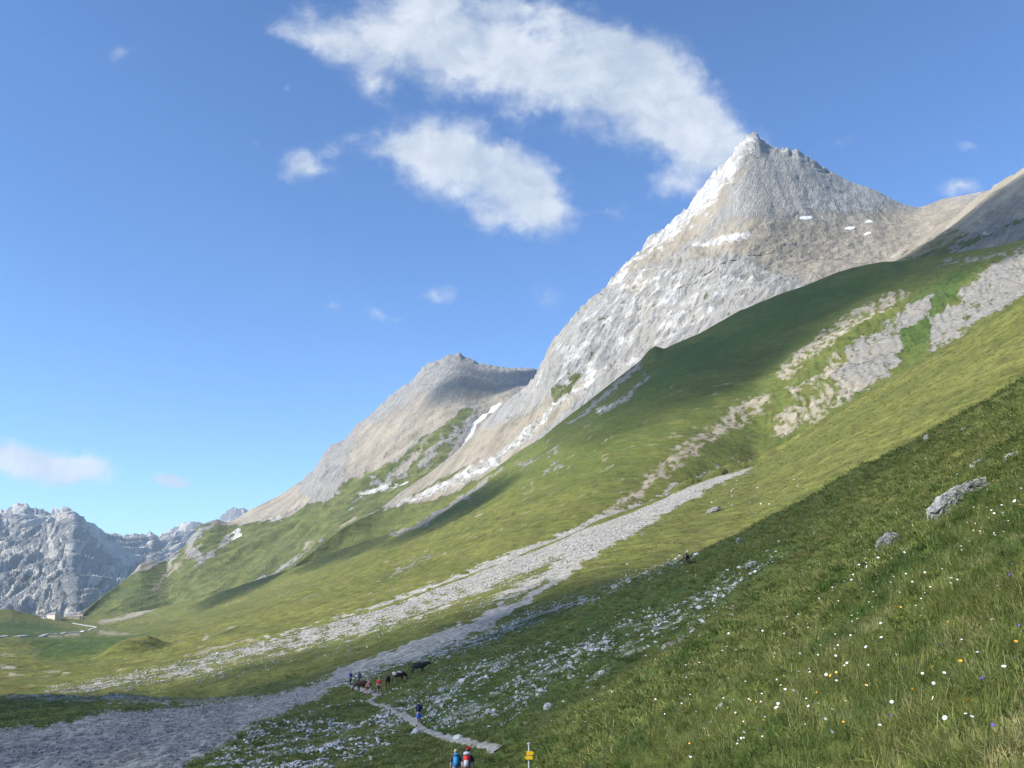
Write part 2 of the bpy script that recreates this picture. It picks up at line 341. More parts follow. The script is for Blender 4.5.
def ground_disp(S, P):
    x = P[..., 0]; y = P[..., 1]; z = P[..., 2]; d = S.D; Z = S.Z
    out = np.zeros(x.shape)
    near = 1-sstep(60, 200, d)
    out += near*(.85*fbm(x/9, y/16, 4, 1)*sstep(6, 34, d)+.36*fbm(x/2.4, y/4.5, 3, 5)*sstep(1, 12, d)+.10*fbm(x/.9, y/1.1, 2, 6)*sstep(2, 6, d))
    tl = (z*1.5+.9*fbm(x/9, y/16, 3, 8))       # little terraces along the contour
    out += near*.05*np.sin(tl*3.1)*sstep(-.2, .3, fbm(x/5, y/7, 2, 9)+.1)
    mid = sstep(90, 200, d)*(1-sstep(500, 900, d))
    out += mid*(1.8*fbm(x/60, y/22, 5, 12)+.7*ridged(x/30, y/7, 3, 15))*(.35+.65*(S.Z > 7))
    far = sstep(300, 650, d)*(Z > 8)
    g = S.m1_pre if hasattr(S, 'm1_pre') else 0
    rk = poly(S.X, S.Y, [(1080, 250), (985, 275), (915, 300), (850, 330), (795, 370), (762, 425), (775, 446), (800, 440), (900, 376), (1024, 305), (1280, 180)], 20)*far
    flat = sstep(-10, 25, z)
    out += far*flat*(7*ridged((y+.35*x)/85, (x-.2*y)/420, 5, 21)+2.2*ridged(y/20, x/80, 5, 25, .65))
    out += far*(1-flat)*(3.5*fbm(x/60, y/110, 4, 31))
    out += rk*(9*ridged((y+.5*x)/38, (x)/150, 6, 27, .62)-2)
    cr_ = sstep(-.12, .14, fbm((S.X+fbm(S.X/22, S.Y/9, 4, 50)*10.8)/7, S.Y/4, 4, 72)); out += rk*2.2*cr_
    # valley-floor knolls
    def knoll(px, py, dd, rx, ry, h, a=0.):
        c = unproj(px, py, np.array(dd)); u = (x-c[0])*math.cos(a)+(y-c[1])*math.sin(a); v = -(x-c[0])*math.sin(a)+(y-c[1])*math.cos(a)
        r = np.sqrt((u/rx)**2+(v/ry)**2)
        return h*(1-sstep(.25, 1., r))*(Z > 9)
    out += knoll(132, 652, 350, 15, 34, 5., .25)*(1+.08*ridged(x/5, y/6, 3, 33))
    out *= np.where(Z > 8, .3+.7*sstep(0, 25, (S.Y-np.interp(S.X, [p[0] for p in c3y], [p[1] for p in c3y])))*(Z <= 11), 1)
    return np.stack([0*out, 0*out, out], -1)

ground_mat = terrain_mat('meadow_ground', 30., (.085, .098, .022), (.13, .135, .034), (.105, .098, .032), rock=(.215, .207, .19), gully=fall((1024, 300, 360), (755, 470, 500)), squeeze=.8, gravel=.55, bump=.55)
G = make_sheet('ground', -250, 1280, 1.5, curves, rows, ground_disp, ground_masks, ground_mat)

# ------------------------------------------------------------------ mountains behind
def back_shape(P, S, zfoot=0.):
    return P
# grey shoulder right of the peak
sh_y = [(860, 275), (885, 263), (905, 251), (930, 234), (960, 214), (988, 193), (1000, 185), (1012, 179), (1024, 172), (1100, 130), (1280, 60)]
sh_d = [(860, 1080), (930, 1150), (1024, 1050), (1280, 950)]
sb_y = [(x, np.interp(x, [a for a, b in c3y], [b for a, b in c3y])+22) for x in (860, 900, 950, 1000, 1024, 1100, 1280)]
sb_d = [(860, 960), (900, 880), (1024, 790), (1280, 700)]
def sh_disp(S, P):
    e = sstep(0, .15, np.abs(S.Z-1)); x = P[..., 0]; y = P[..., 1]
    h = (9*ridged((y+.2*x)/70, x/500, 5, 41)+2*ridged(y/16, x/60, 3, 45))*(.15+.85*e)
    return S.n*h[..., None]
def sh_mask(S, P):
    X, Y = S.X, S.Y; w = fbm(X/18, Y/8, 4, 52)*8
    rock = np.full(X.shape, 1.); scree = .35*sstep(-.1, .3, fbm(X/30, Y/8, 3, 61)); tan = 1.0*sstep(20, 4, (Y-np.interp(X, [p[0] for p in sh_y], [p[1] for p in sh_y])-18*1)+w)
    low = stroke(X+w, Y+w*.5, [(905, 262, 3), (960, 240, 4), (1024, 215, 4)], 5)*.0
    gr = poly(X+w, Y+w*.4, [(895, 268), (915, 255), (945, 240), (975, 232), (950, 262)], 5)
    gr2 = stroke(X+w, Y+w*.4, [(960, 252, 2), (1000, 236, 2.5), (1040, 218, 2)], 3)
    rock = rock*(1-.75*np.maximum(gr, gr2)); tan = tan*(1-.5*gr)
    return np.stack([rock, scree*(1-gr), tan], -1), np.stack([0*X, 0*X, .5*gr2], -1)
rock_mat = terrain_mat('mountain_rock', 120., (.075, .09, .026), (.11, .12, .036), (.13, .125, .05), rock=(.24, .225, .195), gully=fall((1024, 172, 1050), (885, 300, 900)), squeeze=.88, gravel=3., bump=.8)
cu, ro = with_back([(sb_y, sb_d), (sh_y, sh_d)], [130])
make_sheet('mountain_shoulder', 862, 1280, 1.3, cu, ro, sh_disp, sh_mask, rock_mat)

# main peak
pk_y = [(262, 590), (300, 562), (340, 530), (383, 507), (400, 493), (430, 473), (456, 453), (479, 428), (500, 406), (511, 399), (526, 387), (535, 377), (543, 363), (552, 342), (560, 334), (575, 315), (592, 298), (606, 287),
        (612, 278), (628, 262), (641, 250), (648, 239), (660, 231), (676, 218), (690, 205), (697, 193), (706, 184), (712, 175), (722, 165), (733, 155), (737, 146), (745, 138), (752, 133), (757, 134), (761, 139), (768, 146), (775, 148), (784, 149),
        (791, 151), (797, 150), (805, 156), (815, 162), (822, 167), (835, 174), (850, 182), (865, 187), (878, 192), (890, 199), (903, 205), (918, 208), (928, 205), (943, 199), (965, 195), (988, 191), (1020, 196), (1100, 215)]
pk_d = [(262, 1230), (340, 1300), (400, 1400), (500, 1520), (552, 1560), (640, 1640), (752, 1780), (800, 1830), (850, 1900), (918, 1950), (1000, 1800), (1100, 1700)]
pb_y = [(x, np.interp(x, [a for a, b in c3y], [b for a, b in c3y])+62) for x in (262, 300, 343, 386, 432, 482, 520, 560, 600, 640, 700, 740, 780, 815, 850, 900, 950, 1024, 1100)]
pb_d = [(262, 1260), (300, 1250), (386, 1160), (500, 1100), (560, 1060), (650, 1010), (780, 960), (900, 900), (1024, 860), (1100, 850)]
# a shoulder line half-way, so that the cliff stands steeper than the bowl above it
def midline(x):
    a = np.interp(x, [p[0] for p in pb_y], [p[1] for p in pb_y]); b = np.interp(x, [p[0] for p in pk_y], [p[1] for p in pk_y])
    f = np.interp(x, [260, 500, 600, 700, 800, 900, 1100], [.5, .55, .6, .52, .42, .5, .5]); return a*(1-f)+b*f
xs_m = [262, 340, 400, 456, 500, 552, 600, 650, 700, 752, 800, 850, 900, 960, 1100]
pm_y = [(x, midline(x)) for x in xs_m]
pm_d = [(262, 1245), (400, 1260), (500, 1290), (552, 1330), (600, 1340), (650, 1340), (700, 1350), (752, 1370), (800, 1400), (850, 1450), (900, 1450), (1100, 1200)]
def pk_disp(S, P):
    x = P[..., 0]; y = P[..., 1]; z = P[..., 2]
    e = sstep(0, 30, S.Y-np.interp(S.X, [p[0] for p in pk_y], [p[1] for p in pk_y])); lowe = sstep(380, 520, S.X)
    s = (x*.75-y*.66); t = (x*.66+y*.75)
    cliff = poly(S.X, S.Y, [(500, 420), (552, 342), (641, 250), (700, 235), (770, 262), (800, 290), (640, 390), (540, 470)], 40)
    wx = 30*fbm(x/120, z/120, 3, 140)
    h = 13*ridged((s+wx)/230, (t+z)/520, 6, 101, .48)+cliff*11*ridged((s+wx)/45, z/170, 5, 111, .62)+3*ridged(s/24, (t+z)/110, 4, 121, .6)
    h += cliff*2.*np.sin(z/14+4*fbm(x/90, y/90, 3, 131))
    # long ribs down the north-west face below the summit
    up = poly(S.X, S.Y, [(690, 210), (752, 133), (918, 208), (900, 240), (800, 225), (720, 240)], 25)
    h += up*5*ridged((x-350*0)/48+.25*fbm(z/60, x/60, 2, 151), z/400, 4, 152)
    h *= (.12+.88*e)*(.25+.75*lowe)*(1-.5*up*e)
    jag = 9*fbm(S.X/7, S.Y/5, 4, 161)*(1-sstep(2., 14, np.abs(S.Y-np.interp(S.X, [p[0] for p in pk_y], [p[1] for p in pk_y]))))*((S.X > 520) & (S.X < 830))
    o = S.n*h[..., None]; o[..., 2] += jag
    return o
def pk_mask(S, P):
    X, Y = S.X, S.Y; w = fbm(X/24, Y/24, 5, 53)*11; w2 = fbm(X/12, Y/12, 4, 57)*7
    xx, yy = X+w, Y+w2
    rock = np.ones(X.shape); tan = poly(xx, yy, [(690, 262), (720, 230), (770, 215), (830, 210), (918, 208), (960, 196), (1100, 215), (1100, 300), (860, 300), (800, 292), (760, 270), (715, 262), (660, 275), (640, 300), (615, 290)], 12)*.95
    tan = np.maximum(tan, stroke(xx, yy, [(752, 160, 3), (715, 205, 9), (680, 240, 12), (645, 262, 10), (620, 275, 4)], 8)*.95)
    tan = np.maximum(tan, poly(X+w*.3, Y+w2*.4, [(383, 507), (400, 493), (456, 453), (479, 430), (505, 425), (530, 418), (560, 400), (600, 380), (560, 430), (500, 475), (440, 505), (380, 520)], 5)*.95)
    tan = np.maximum(tan, stroke(xx, yy, [(560, 400, 3), (600, 380, 4), (620, 365, 3)], 4)*.6)
    scree = stroke(X+w*.2, Y+w2*.25, [(640, 352, 1.5), (600, 385, 2), (565, 408, 3.5), (535, 432, 5), (500, 460, 6), (470, 478, 6), (430, 495, 4.5), (395, 506, 3), (370, 512, 1)], 3)
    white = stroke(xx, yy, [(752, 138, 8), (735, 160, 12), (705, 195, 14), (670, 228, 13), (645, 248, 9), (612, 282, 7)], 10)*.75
    white = np.maximum(white, stroke(xx, yy, [(700, 250, 4), (735, 243, 6), (748, 240, 3)], 4)*.8)
    white = np.maximum(white, poly(xx, yy, [(520, 395), (560, 340), (620, 275), (665, 262), (740, 275), (775, 293), (700, 340), (640, 365), (560, 400)], 12)*.37)
    white = np.maximum(white, stroke(X, Y+w2*.2, [(780, 152, 2), (800, 154, 3), (815, 164, 2)], 3)*.6)
    white = np.maximum(white, scree*sstep(-.2, .15, fbm(X/10, Y/8, 3, 77))*.62)
    grass = poly(X+w*.3, Y+w2*.3, [(262, 600), (300, 560), (340, 528), (383, 509), (440, 503), (500, 476), (500, 490), (300, 600)], 4)
    grass = np.maximum(grass, stroke(X+w2, Y, [(585, 382, 3), (568, 398, 5), (560, 408, 3)], 4)*.8)
    grass = np.maximum(grass, stroke(X+w2*.4, Y+w2*.2, [(480, 462, 1), (455, 477, 2), (432, 488, 1.5), (415, 496, 1)], 2)*.8)
    grass = np.maximum(grass, sstep(.2, .35, fbm(X/11, Y/16, 4, 81))*.35*poly(X, Y, [(600, 300), (700, 290), (790, 290), (640, 365), (600, 370)], 15))
    rock = rock*(1-grass); tan *= (1-grass); scree *= (1-grass)
    facet_shade = poly(xx, yy, [(760, 170), (800, 165), (880, 200), (860, 222), (800, 215), (745, 215)], 12)  # facet turned from the sun: its greyer shade is put into the colour
    tan *= (1-.35*facet_shade)
    snow = np.zeros(X.shape)
    for sx, sy, a, b in ((803, 220, 7, 2.2), (849, 230.5, 5.5, 1.7), (868, 224.5, 5, 1.7), (866, 236.5, 4, 1.4)):
        snow = np.maximum(snow, np.clip(1.4-np.hypot((X+w*.25-sx)/a, (Y+w2*.35-sy+(X-sx)*.15)/b), 0, 1))
    return np.stack([rock, scree*.9, tan], -1), np.stack([white, snow, 0*X], -1)
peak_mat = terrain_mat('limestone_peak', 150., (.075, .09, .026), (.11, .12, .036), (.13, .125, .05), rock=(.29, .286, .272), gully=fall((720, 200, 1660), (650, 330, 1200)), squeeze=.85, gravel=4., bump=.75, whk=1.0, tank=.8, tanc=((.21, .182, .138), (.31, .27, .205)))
def smooth_range(pts, a, b, w, off=0., lg=False):
    x = np.arange(a, b+1, 2.); v = np.interp(x, [p[0] for p in pts], [math.log(p[1]) if lg else p[1] for p in pts]); k = np.hanning(2*w+3); k /= k.sum()
    v = np.convolve(np.pad(v, len(k)//2, mode='reflect', reflect_type='odd'), k, 'valid'); v = np.exp(v) if lg else v; return list(zip(x, v+off))
def guide_d(gy, cy, cdp, ly, ld):
    out = []; I = lambda p, x: np.interp(x, [a[0] for a in p], [a[1] for a in p]); cdp = smooth_range(cdp, cdp[0][0], cdp[-1][0], 20, 0, True)
    for x, y in gy:
        c_, l_ = I(cy, x), I(ly, x); a, b = 1/I(cdp, x), 1/I(ld, x); out.append((x, 1/(a+(b-a)*(y-c_)/(l_-c_))))
    return out
pks_y = smooth_range(pk_y, 262, 1100, 30, 15); pks_d = guide_d(pks_y, pk_y, pk_d, pm_y, pm_d)
pm_y = smooth_range(pm_y, 262, 1100, 22); pm_d = smooth_range(pm_d, 262, 1100, 22, 0, True)
cu, ro = with_back([(pb_y, pb_d), (pm_y, pm_d), (pks_y, pks_d), (pk_y, pk_d)], [170, 175, 25])
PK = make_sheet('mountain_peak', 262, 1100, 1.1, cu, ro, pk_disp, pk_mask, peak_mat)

# second peak and green flank on the left
sp_y = [(50, 640), (85, 612), (90, 607), (105, 595), (120, 585), (135, 572), (140, 565), (150, 562), (167, 562), (172, 555), (185, 547), (192, 536), (200, 526), (210, 522), (217, 520), (222, 522), (227, 523), (240, 517), (253, 509), (280, 496), (303, 480), (310, 474), (315, 470),
        (323, 456), (330, 446), (338, 443), (346, 440), (354, 428), (360, 422), (366, 418), (376, 410), (393, 393), (404, 386), (413, 380), (422, 369), (429, 363), (439, 361), (447, 356), (459, 354), (469, 359), (479, 364), (489, 365), (499, 368), (534, 369), (560, 372), (640, 420)]
sp_d = [(50, 1500), (85, 1600), (120, 1750), (150, 1900), (200, 2150), (260, 2400), (350, 2600), (459, 2800), (534, 2800), (640, 2500)]
sbx = [50, 85, 120, 150, 200, 230, 300, 343, 386, 432, 482, 520, 560, 640]
sb2_y = [(x, np.interp(x, [a for a, b in c3y], [b for a, b in c3y])+45) for x in sbx]
sb2_d = [(50, 1500), (85, 1530), (120, 1500), (150, 1480), (200, 1420), (230, 1350), (300, 1290), (386, 1300), (432, 1400), (482, 1500), (640, 1550)]
def sp_disp(S, P):
    x = P[..., 0]; y = P[..., 1]; z = P[..., 2]
    e = sstep(0, 30, S.Y-np.interp(S.X, [p[0] for p in sp_y], [p[1] for p in sp_y])); s = (x*.6-y*.8); t = (x*.8+y*.6)
    h = 26*ridged((s)/240, (t+z)/900, 5, 201, .5)+5*ridged(s/50, (t+z)/220, 4, 211)
    cl = poly(S.X, S.Y, [(300, 485), (320, 455), (350, 432), (357, 460), (330, 505), (300, 500)], 14)+poly(S.X, S.Y, [(376, 410), (430, 362), (460, 354), (540, 368), (530, 385), (420, 400)], 14)*.6
    h += cl*13*ridged(s/50, z/90, 5, 221, .6)
    lw = poly(S.X, S.Y, [(120, 590), (170, 555), (215, 520), (330, 520), (250, 585)], 20)
    h += lw*12*ridged(s/80, t/250, 4, 231)
    h *= (.1+.9*e)*sstep(0, .06, S.Z+.02)
    jag = 8*fbm(S.X/6, S.Y/5, 4, 261)*(1-sstep(2, 10, np.abs(S.Y-np.interp(S.X, [p[0] for p in sp_y], [p[1] for p in sp_y]))))*((S.X > 300))
    o = S.n*h[..., None]; o[..., 2] += jag
    return o
def sp_mask(S, P):
    X, Y = S.X, S.Y; w = fbm(X/20, Y/14, 5, 54)*12; w2 = fbm(X/10, Y/7, 4, 58)*6
    xx, yy = X+w, Y+w2
    gz = poly(X+w*.5, Y+w2*.5, [(80, 625), (80, 600), (167, 560), (185, 545), (200, 524), (227, 526), (260, 532), (286, 530), (310, 514), (333, 506), (345, 494), (369, 474), (380, 478), (400, 470), (416, 456), (440, 438), (462, 415), (475, 415), (470, 440), (440, 470), (500, 500), (560, 640)], 3)
    tan = np.ones(X.shape)*.75; rock = np.ones(X.shape)
    cl = poly(xx, yy, [(298, 488), (320, 452), (350, 430), (362, 442), (350, 470), (356, 500), (318, 508)], 6)
    up = poly(xx, yy, [(350, 430), (376, 408), (393, 390), (430, 360), (460, 352), (540, 365), (560, 400), (460, 400), (420, 400), (380, 425)], 8)
    tan = tan*(1-.95*np.maximum(cl, up*.9))
    rk = np.zeros(X.shape)
    for pts in ([(420, 462, 3), (400, 476, 4), (380, 492, 3), (350, 512, 2)], [(455, 440, 4), (440, 455, 4), (425, 470, 3)], [(330, 552, 3), (300, 562, 4), (270, 578, 4), (250, 590, 3)], [(205, 530, 4), (190, 552, 6), (200, 562, 4)],
                [(230, 548, 3), (215, 562, 4), (200, 577, 3)], [(475, 425, 8), (465, 445, 8), (455, 455, 4)], [(395, 520, 4), (375, 536, 3)], [(175, 560, 4), (168, 575, 4)]):
        rk = np.maximum(rk, stroke(xx, yy, pts, 3)*.85)
    tn = np.zeros(X.shape)
    for pts in ([(430, 450, 2), (415, 465, 2), (395, 480, 2)], [(182, 570, 1.5), (165, 585, 1.3), (145, 600, 1)], [(205, 555, 1), (170, 583, 1)], [(360, 530, 1), (320, 545, 1.5), (300, 560, 1)], [(470, 465, 2), (440, 478, 2), (415, 492, 2)], [(168, 562, 2), (172, 572, 3)]):
        tn = np.maximum(tn, stroke(xx, yy, pts, 2)*.8)
    rock = np.where(gz > .5, np.maximum(rk, 1-gz), rock)*1.; rock = np.maximum(rock*(gz < .5), np.maximum(rk, (1-gz)*rock))
    tan = np.maximum(tan*(1-gz), tn*gz)
    white = np.zeros(X.shape)
    for pts in ([(408, 484, 1), (385, 491, 2), (362, 501, 1.5)], [(286, 530, 1.5), (262, 534, 1)], [(243, 543, 2), (235, 548, 3)]):
        white = np.maximum(white, stroke(X+w*.2, Y+w2*.2, pts, 2)*1.)
    snow = stroke(X+w*.15, Y+w2*.3, [(500, 412, 2), (486, 424, 1.6), (474, 432, 2.2), (469, 446, 1.8), (463, 452, 1)], 2)
    lush = .5*poly(xx, yy, [(95, 610), (140, 568), (167, 565), (160, 590), (120, 608)], 8)
    return np.stack([rock, 0*X, tan], -1), np.stack([white, snow, lush], -1)
flank_mat = terrain_mat('scree_and_turf', 150., (.075, .09, .03), (.10, .115, .036), (.12, .12, .05), rock=(.25, .245, .235), gully=fall((400, 400, 2700), (300, 520, 1900)), squeeze=.85, gravel=5., bump=.7)
sps_y = smooth_range(sp_y, 50, 640, 14, 9); sps_d = guide_d(sps_y, sp_y, sp_d, sb2_y, sb2_d)
cu, ro = with_back([(sb2_y, sb2_d), (sps_y, sps_d), (sp_y, sp_d)], [180, 14])
make_sheet('mountain_flank', 50, 640, 1.2, cu, ro, sp_disp, sp_mask, flank_mat)

# far range
fr_y = [(-250, 470), (-200, 500), (-140, 480), (-80, 515), (-30, 500), (0, 511), (8, 510), (15, 504.5), (24, 504), (32, 509), (40, 511), (50, 517), (65, 515), (75, 524), (85, 533), (100, 537), (112, 534), (122, 537), (140, 534), (145, 536), (150, 533), (157, 537), (170, 531),
        (181, 526), (192, 522), (200, 524), (207, 527), (216, 525), (226, 516), (232, 510), (242, 509), (250, 511), (270, 520), (320, 530)]
fr_d = [(-250, 6500), (0, 6500), (65, 6400), (100, 6900), (200, 8000), (320, 8500)]
fm_y = [(-250, 560), (-100, 575), (0, 560), (40, 556), (70, 536), (90, 552), (110, 572), (140, 582), (170, 572), (200, 580), (320, 590)]
fm_d = [(-250, 4700), (0, 4600), (70, 4700), (110, 4900), (170, 5400), (320, 6000)]
fb_y = [(-250, 690), (320, 690)]; fb_d = [(-250, 3000), (320, 3000)]
def fr_disp(S, P):
    x = P[..., 0]; y = P[..., 1]; z = P[..., 2]
    e = sstep(0, .25, np.abs(S.Z-2))
    h = 115*(ridged((x-.4*z)/560, z/1300, 6, 301, .55)-.3)+50*ridged((x+.6*z)/170, z/420, 6, 311, .66)
    e = sstep(0, .45, np.abs(S.Z-2)); h *= (.04+.96*e); jag = (30*ridged(S.X/9, S.Y/30, 4, 361)-6)*(1-sstep(0, .16, np.abs(S.Z-2)))
    o = S.n*(.55*h[..., None]); o[..., 2] += jag+.75*h; return o
def fr_mask(S, P):
    X, Y = S.X, S.Y; w = fbm(X/14, Y/12, 5, 59)*10; w2 = fbm(X/8, Y/6, 4, 60)*5
    xx, yy = X+w, Y+w2
    tan = np.zeros(X.shape)
    for pts in ([(15, 512, 6), (40, 526, 10), (68, 530, 5)], [(72, 522, 4), (85, 540, 6), (100, 553, 7), (122, 566, 7), (135, 575, 5)], [(122, 575, 6), (100, 592, 8), (88, 606, 5)], [(60, 572, 4), (35, 566, 5), (0, 570, 4)], [(0, 590, 3), (30, 596, 4), (60, 600, 2)], [(18, 530, 4), (50, 538, 4)], [(30, 570, 2), (60, 563, 3)], [(140, 560, 4), (125, 575, 5), (100, 590, 5), (85, 600, 3)], [(170, 545, 2), (150, 560, 2)]):
        tan = np.maximum(tan, stroke(xx, yy, pts, 3)*.85)
    tan = np.maximum(tan, .8*sstep(.02, .2, fbm((X+.7*Y)/8, (Y-.4*X)/20, 4, 91)))
    gr = .8*sstep(.12, .35, fbm(X/10, Y/9, 4, 95))*sstep(545, 590, Y)+.5*stroke(xx, yy, [(68, 580, 2), (78, 600, 3)], 3)+.6*stroke(xx, yy, [(126, 545, 2), (130, 555, 3)], 3)
    gr = np.clip(gr, 0, 1)
    white = stroke(X+w*.3, Y+w2*.3, [(176, 538, 1), (170, 540, 1)], 1)
    return np.stack([1-gr*.8, 0*X, tan*(1-gr)], -1), np.stack([white, 0*X, 0*X], -1)
far_mat = terrain_mat('distant_rock', 420., (.07, .085, .03), (.10, .11, .04), (.12, .12, .05), rock=(.33, .33, .335), gully=(0, -.5, .86), squeeze=.5, gravel=20., bump=1.3, tanc=((.46, .43, .38), (.60, .57, .50)))
cu, ro = with_back([(fb_y, fb_d), (fm_y, fm_d), (fr_y, fr_d)], [90, 90])
make_sheet('distant_mountains', -250, 320, 1., cu, ro, fr_disp, fr_mask, far_mat)

# valley floor carried on beyond the pass, so no gap shows between the sheets
P = np.array([[[-9000, 1350, -75], [2500, 1350, -75]], [[-9000, 9000, -75], [2500, 9000, -75]]], float)
me, q = grid_mesh('valley_floor', P); o = link('valley_floor', me, simple_mat('valley_turf', (.08, .1, .03), .9, .3, .01)); tag(o, kind='structure')

# ------------------------------------------------------------------ picking the ground
bvh = BVHTree.FromPolygons(G.P.reshape(-1, 3).tolist(), G.q.tolist(), all_triangles=False)
def pick(px, py):
    h = bvh.ray_cast(Vector((0, 0, 0)), Vector(ray(px, py)).normalized(), 5000)
    return (h[0], h[1]) if h[0] is not None else (None, None)
def drop(x, y, ztop=400.):
    h = bvh.ray_cast(Vector((x, y, ztop)), Vector((0, 0, -1)), 5000)
    return h[0]
# ------------------------------------------------------------------ world, sun
elev = math.asin(SUN.z); rot = math.atan2(SUN.x, SUN.y)
W = bpy.data.worlds.new('World'); scene.world = W; W.use_nodes = True
nt = W.node_tree; nt.nodes.clear(); N = NT(nt)
sky = N.n('ShaderNodeTexSky', sky_type='NISHITA', sun_disc=False, sun_elevation=elev, sun_rotation=rot, altitude=2300, air_density=1.0, dust_density=.4, ozone_density=2.0)
gen = N.n('ShaderNodeTexCoord').outputs['Generated']
sp = N.n('ShaderNodeSeparateXYZ', ins={0: gen})
u = N.math('DIVIDE', sp.outputs[0], N.math('MAXIMUM', sp.outputs[1], .05)); v = N.math('DIVIDE', sp.outputs[2], N.math('MAXIMUM', sp.outputs[1], .05))
uv = N.n('ShaderNodeCombineXYZ', ins={0: u, 1: v}).outputs[0]
wn = N.n('ShaderNodeTexNoise', ins={'Vector': uv, 'Scale': 9., 'Detail': 5., 'Roughness': .6})
wv = N.n('ShaderNodeVectorMath', operation='SUBTRACT', ins={0: wn.outputs['Color'], 1: (.5, .5, .5)}).outputs[0]
wv = N.n('ShaderNodeVectorMath', operation='SCALE', ins={0: wv, 'Scale': .055}).outputs[0]
uvw = N.n('ShaderNodeVectorMath', operation='ADD', ins={0: uv, 1: wv}).outputs[0]
def dirc(px, py):
    r = ray(px, py); return r[0]/r[1], r[2]/r[1]
# clouds as directions in the sky: (px, py, half length, half height, tilt in degrees, strength)
CL = [(335, 40, 70, 34, -25, .9), (400, 40, 80, 55, -15, 1.2), (470, 50, 90, 58, -18, 1.4), (545, 70, 95, 60, -22, 1.5), (620, 90, 85, 60, -28, 1.5), (680, 125, 70, 52, -40, 1.5), (715, 150, 52, 46, -40, 1.2), (745, 150, 40, 30, -20, .9),
      (650, 60, 70, 40, -30, 1.), (700, 100, 50, 36, -50, .8), (520, 10, 80, 30, -5, .8), (430, 0, 80, 30, 0, .9), (300, 40, 40, 22, -25, .5), (375, 85, 40, 22, -20, .6), (675, 185, 40, 20, 0, .6), (600, 40, 60, 30, -20, .7),
      (420, 148, 66, 40, -5, 1.5), (480, 165, 80, 44, -22, 1.6), (525, 195, 55, 50, -45, 1.3), (455, 195, 60, 28, -30, .6), (545, 215, 36, 34, -20, .9), (500, 225, 60, 18, -10, .35), (600, 212, 55, 14, 12, .42),
      (307, 168, 36, 22, -5, .85), (288, 90, 14, 12, 30, .42), (435, 291, 28, 12, 15, .48), (332, 299, 16, 8, 0, .32), (380, 310, 22, 12, -30, .3), (400, 320, 12, 8, 0, .3), (545, 299, 22, 16, -20, .32),
      (-60, 445, 90, 34, -10, 2.2), (25, 460, 64, 20, -14, 2.2), (80, 470, 38, 18, 0, 2.0), (172, 477, 36, 10, -6, 1.5), (335, 140, 36, 18, 20, .4), (960, 188, 34, 13, -8, .6), (838, 144, 30, 10, 10, .32), (965, 148, 22, 8, 0, .3), (255, 148, 26, 8, -5, .2), (120, 50, 26, 16, 20, .25)]
tot = None
for (px, py, a, b, ang, s) in CL:
    if s == 0: continue
    c = dirc(px, py); k = 1.0/F*1.0
    dx = dirc(px+1, py); sc_ = math.hypot(dx[0]-c[0], dx[1]-c[1])
    mp = N.n('ShaderNodeMapping', vector_type='TEXTURE', ins={'Vector': uvw, 'Location': (c[0], c[1], 0), 'Rotation': (0, 0, R(ang)), 'Scale': (a*sc_*1.3, b*sc_*1.4, 1)})
    g = N.n('ShaderNodeTexGradient', gradient_type='QUADRATIC_SPHERE', ins={0: mp.outputs[0]}).outputs[1]
    g = N.math('MULTIPLY', g, s)
    tot = g if tot is None else N.math('ADD', tot, g)
n1 = N.noise(uv, 16., 9, .62, .3); n2 = N.noise(uvw, 42., 7, .6)
n3 = N.noise(uv, 7., 4, .5)
dens = N.math('ADD', N.math('MINIMUM', N.math('MULTIPLY', tot, 1.15), 1.25), N.math('ADD', N.math('MULTIPLY', N.math('SUBTRACT', n1, .5), 1.7), N.math('MULTIPLY', N.math('SUBTRACT', n2, .5), .75)))
alpha = N.math('MULTIPLY', N.ramp(dens, .0, 1.15, 0, .9), N.ramp(tot, .0, .16))
shade = N.ramp(N.math('ADD', N.noise(uvw, 11., 5, .55), N.math('MULTIPLY', n2, .35)), .45, .9)
ccol = N.mix(shade, (2.1, 2.45, 2.95), (3.3, 3.5, 3.8))
skyc = N.mix(1., sky.outputs[0], (.56, .74, .93), 'MULTIPLY')
cmix = N.mix(alpha, skyc, ccol)
bg = N.n('ShaderNodeBackground', ins={'Color': cmix, 'Strength': .13})
o = N.n('ShaderNodeOutputWorld'); nt.links.new(bg.outputs[0], o.inputs[0])
W.cycles.sampling_method = 'MANUAL'; W.cycles.sample_map_resolution = 512

sl = bpy.data.lights.new('sun', 'SUN'); sl.energy = 4.5; sl.angle = R(.5); sl.color = (1., .945, .86)
so = bpy.data.objects.new('sun', sl); COL.objects.link(so); so.rotation_euler = SUN.to_track_quat('Z', 'Y').to_euler()

# ------------------------------------------------------------------ render settings
scene.view_settings.view_transform = 'Standard'; scene.view_settings.look = 'None'; scene.view_settings.gamma = 1; scene.view_settings.exposure = 1.0
scene.view_settings.use_curve_mapping = False
c = scene.cycles; c.use_denoising = True; c.denoising_prefilter = 'NONE'; c.max_bounces = 4; c.diffuse_bounces = 2; c.glossy_bounces = 1; c.transmission_bounces = 3; c.transparent_max_bounces = 8; c.volume_bounces = 1
c.use_adaptive_sampling = True; c.adaptive_threshold = .02
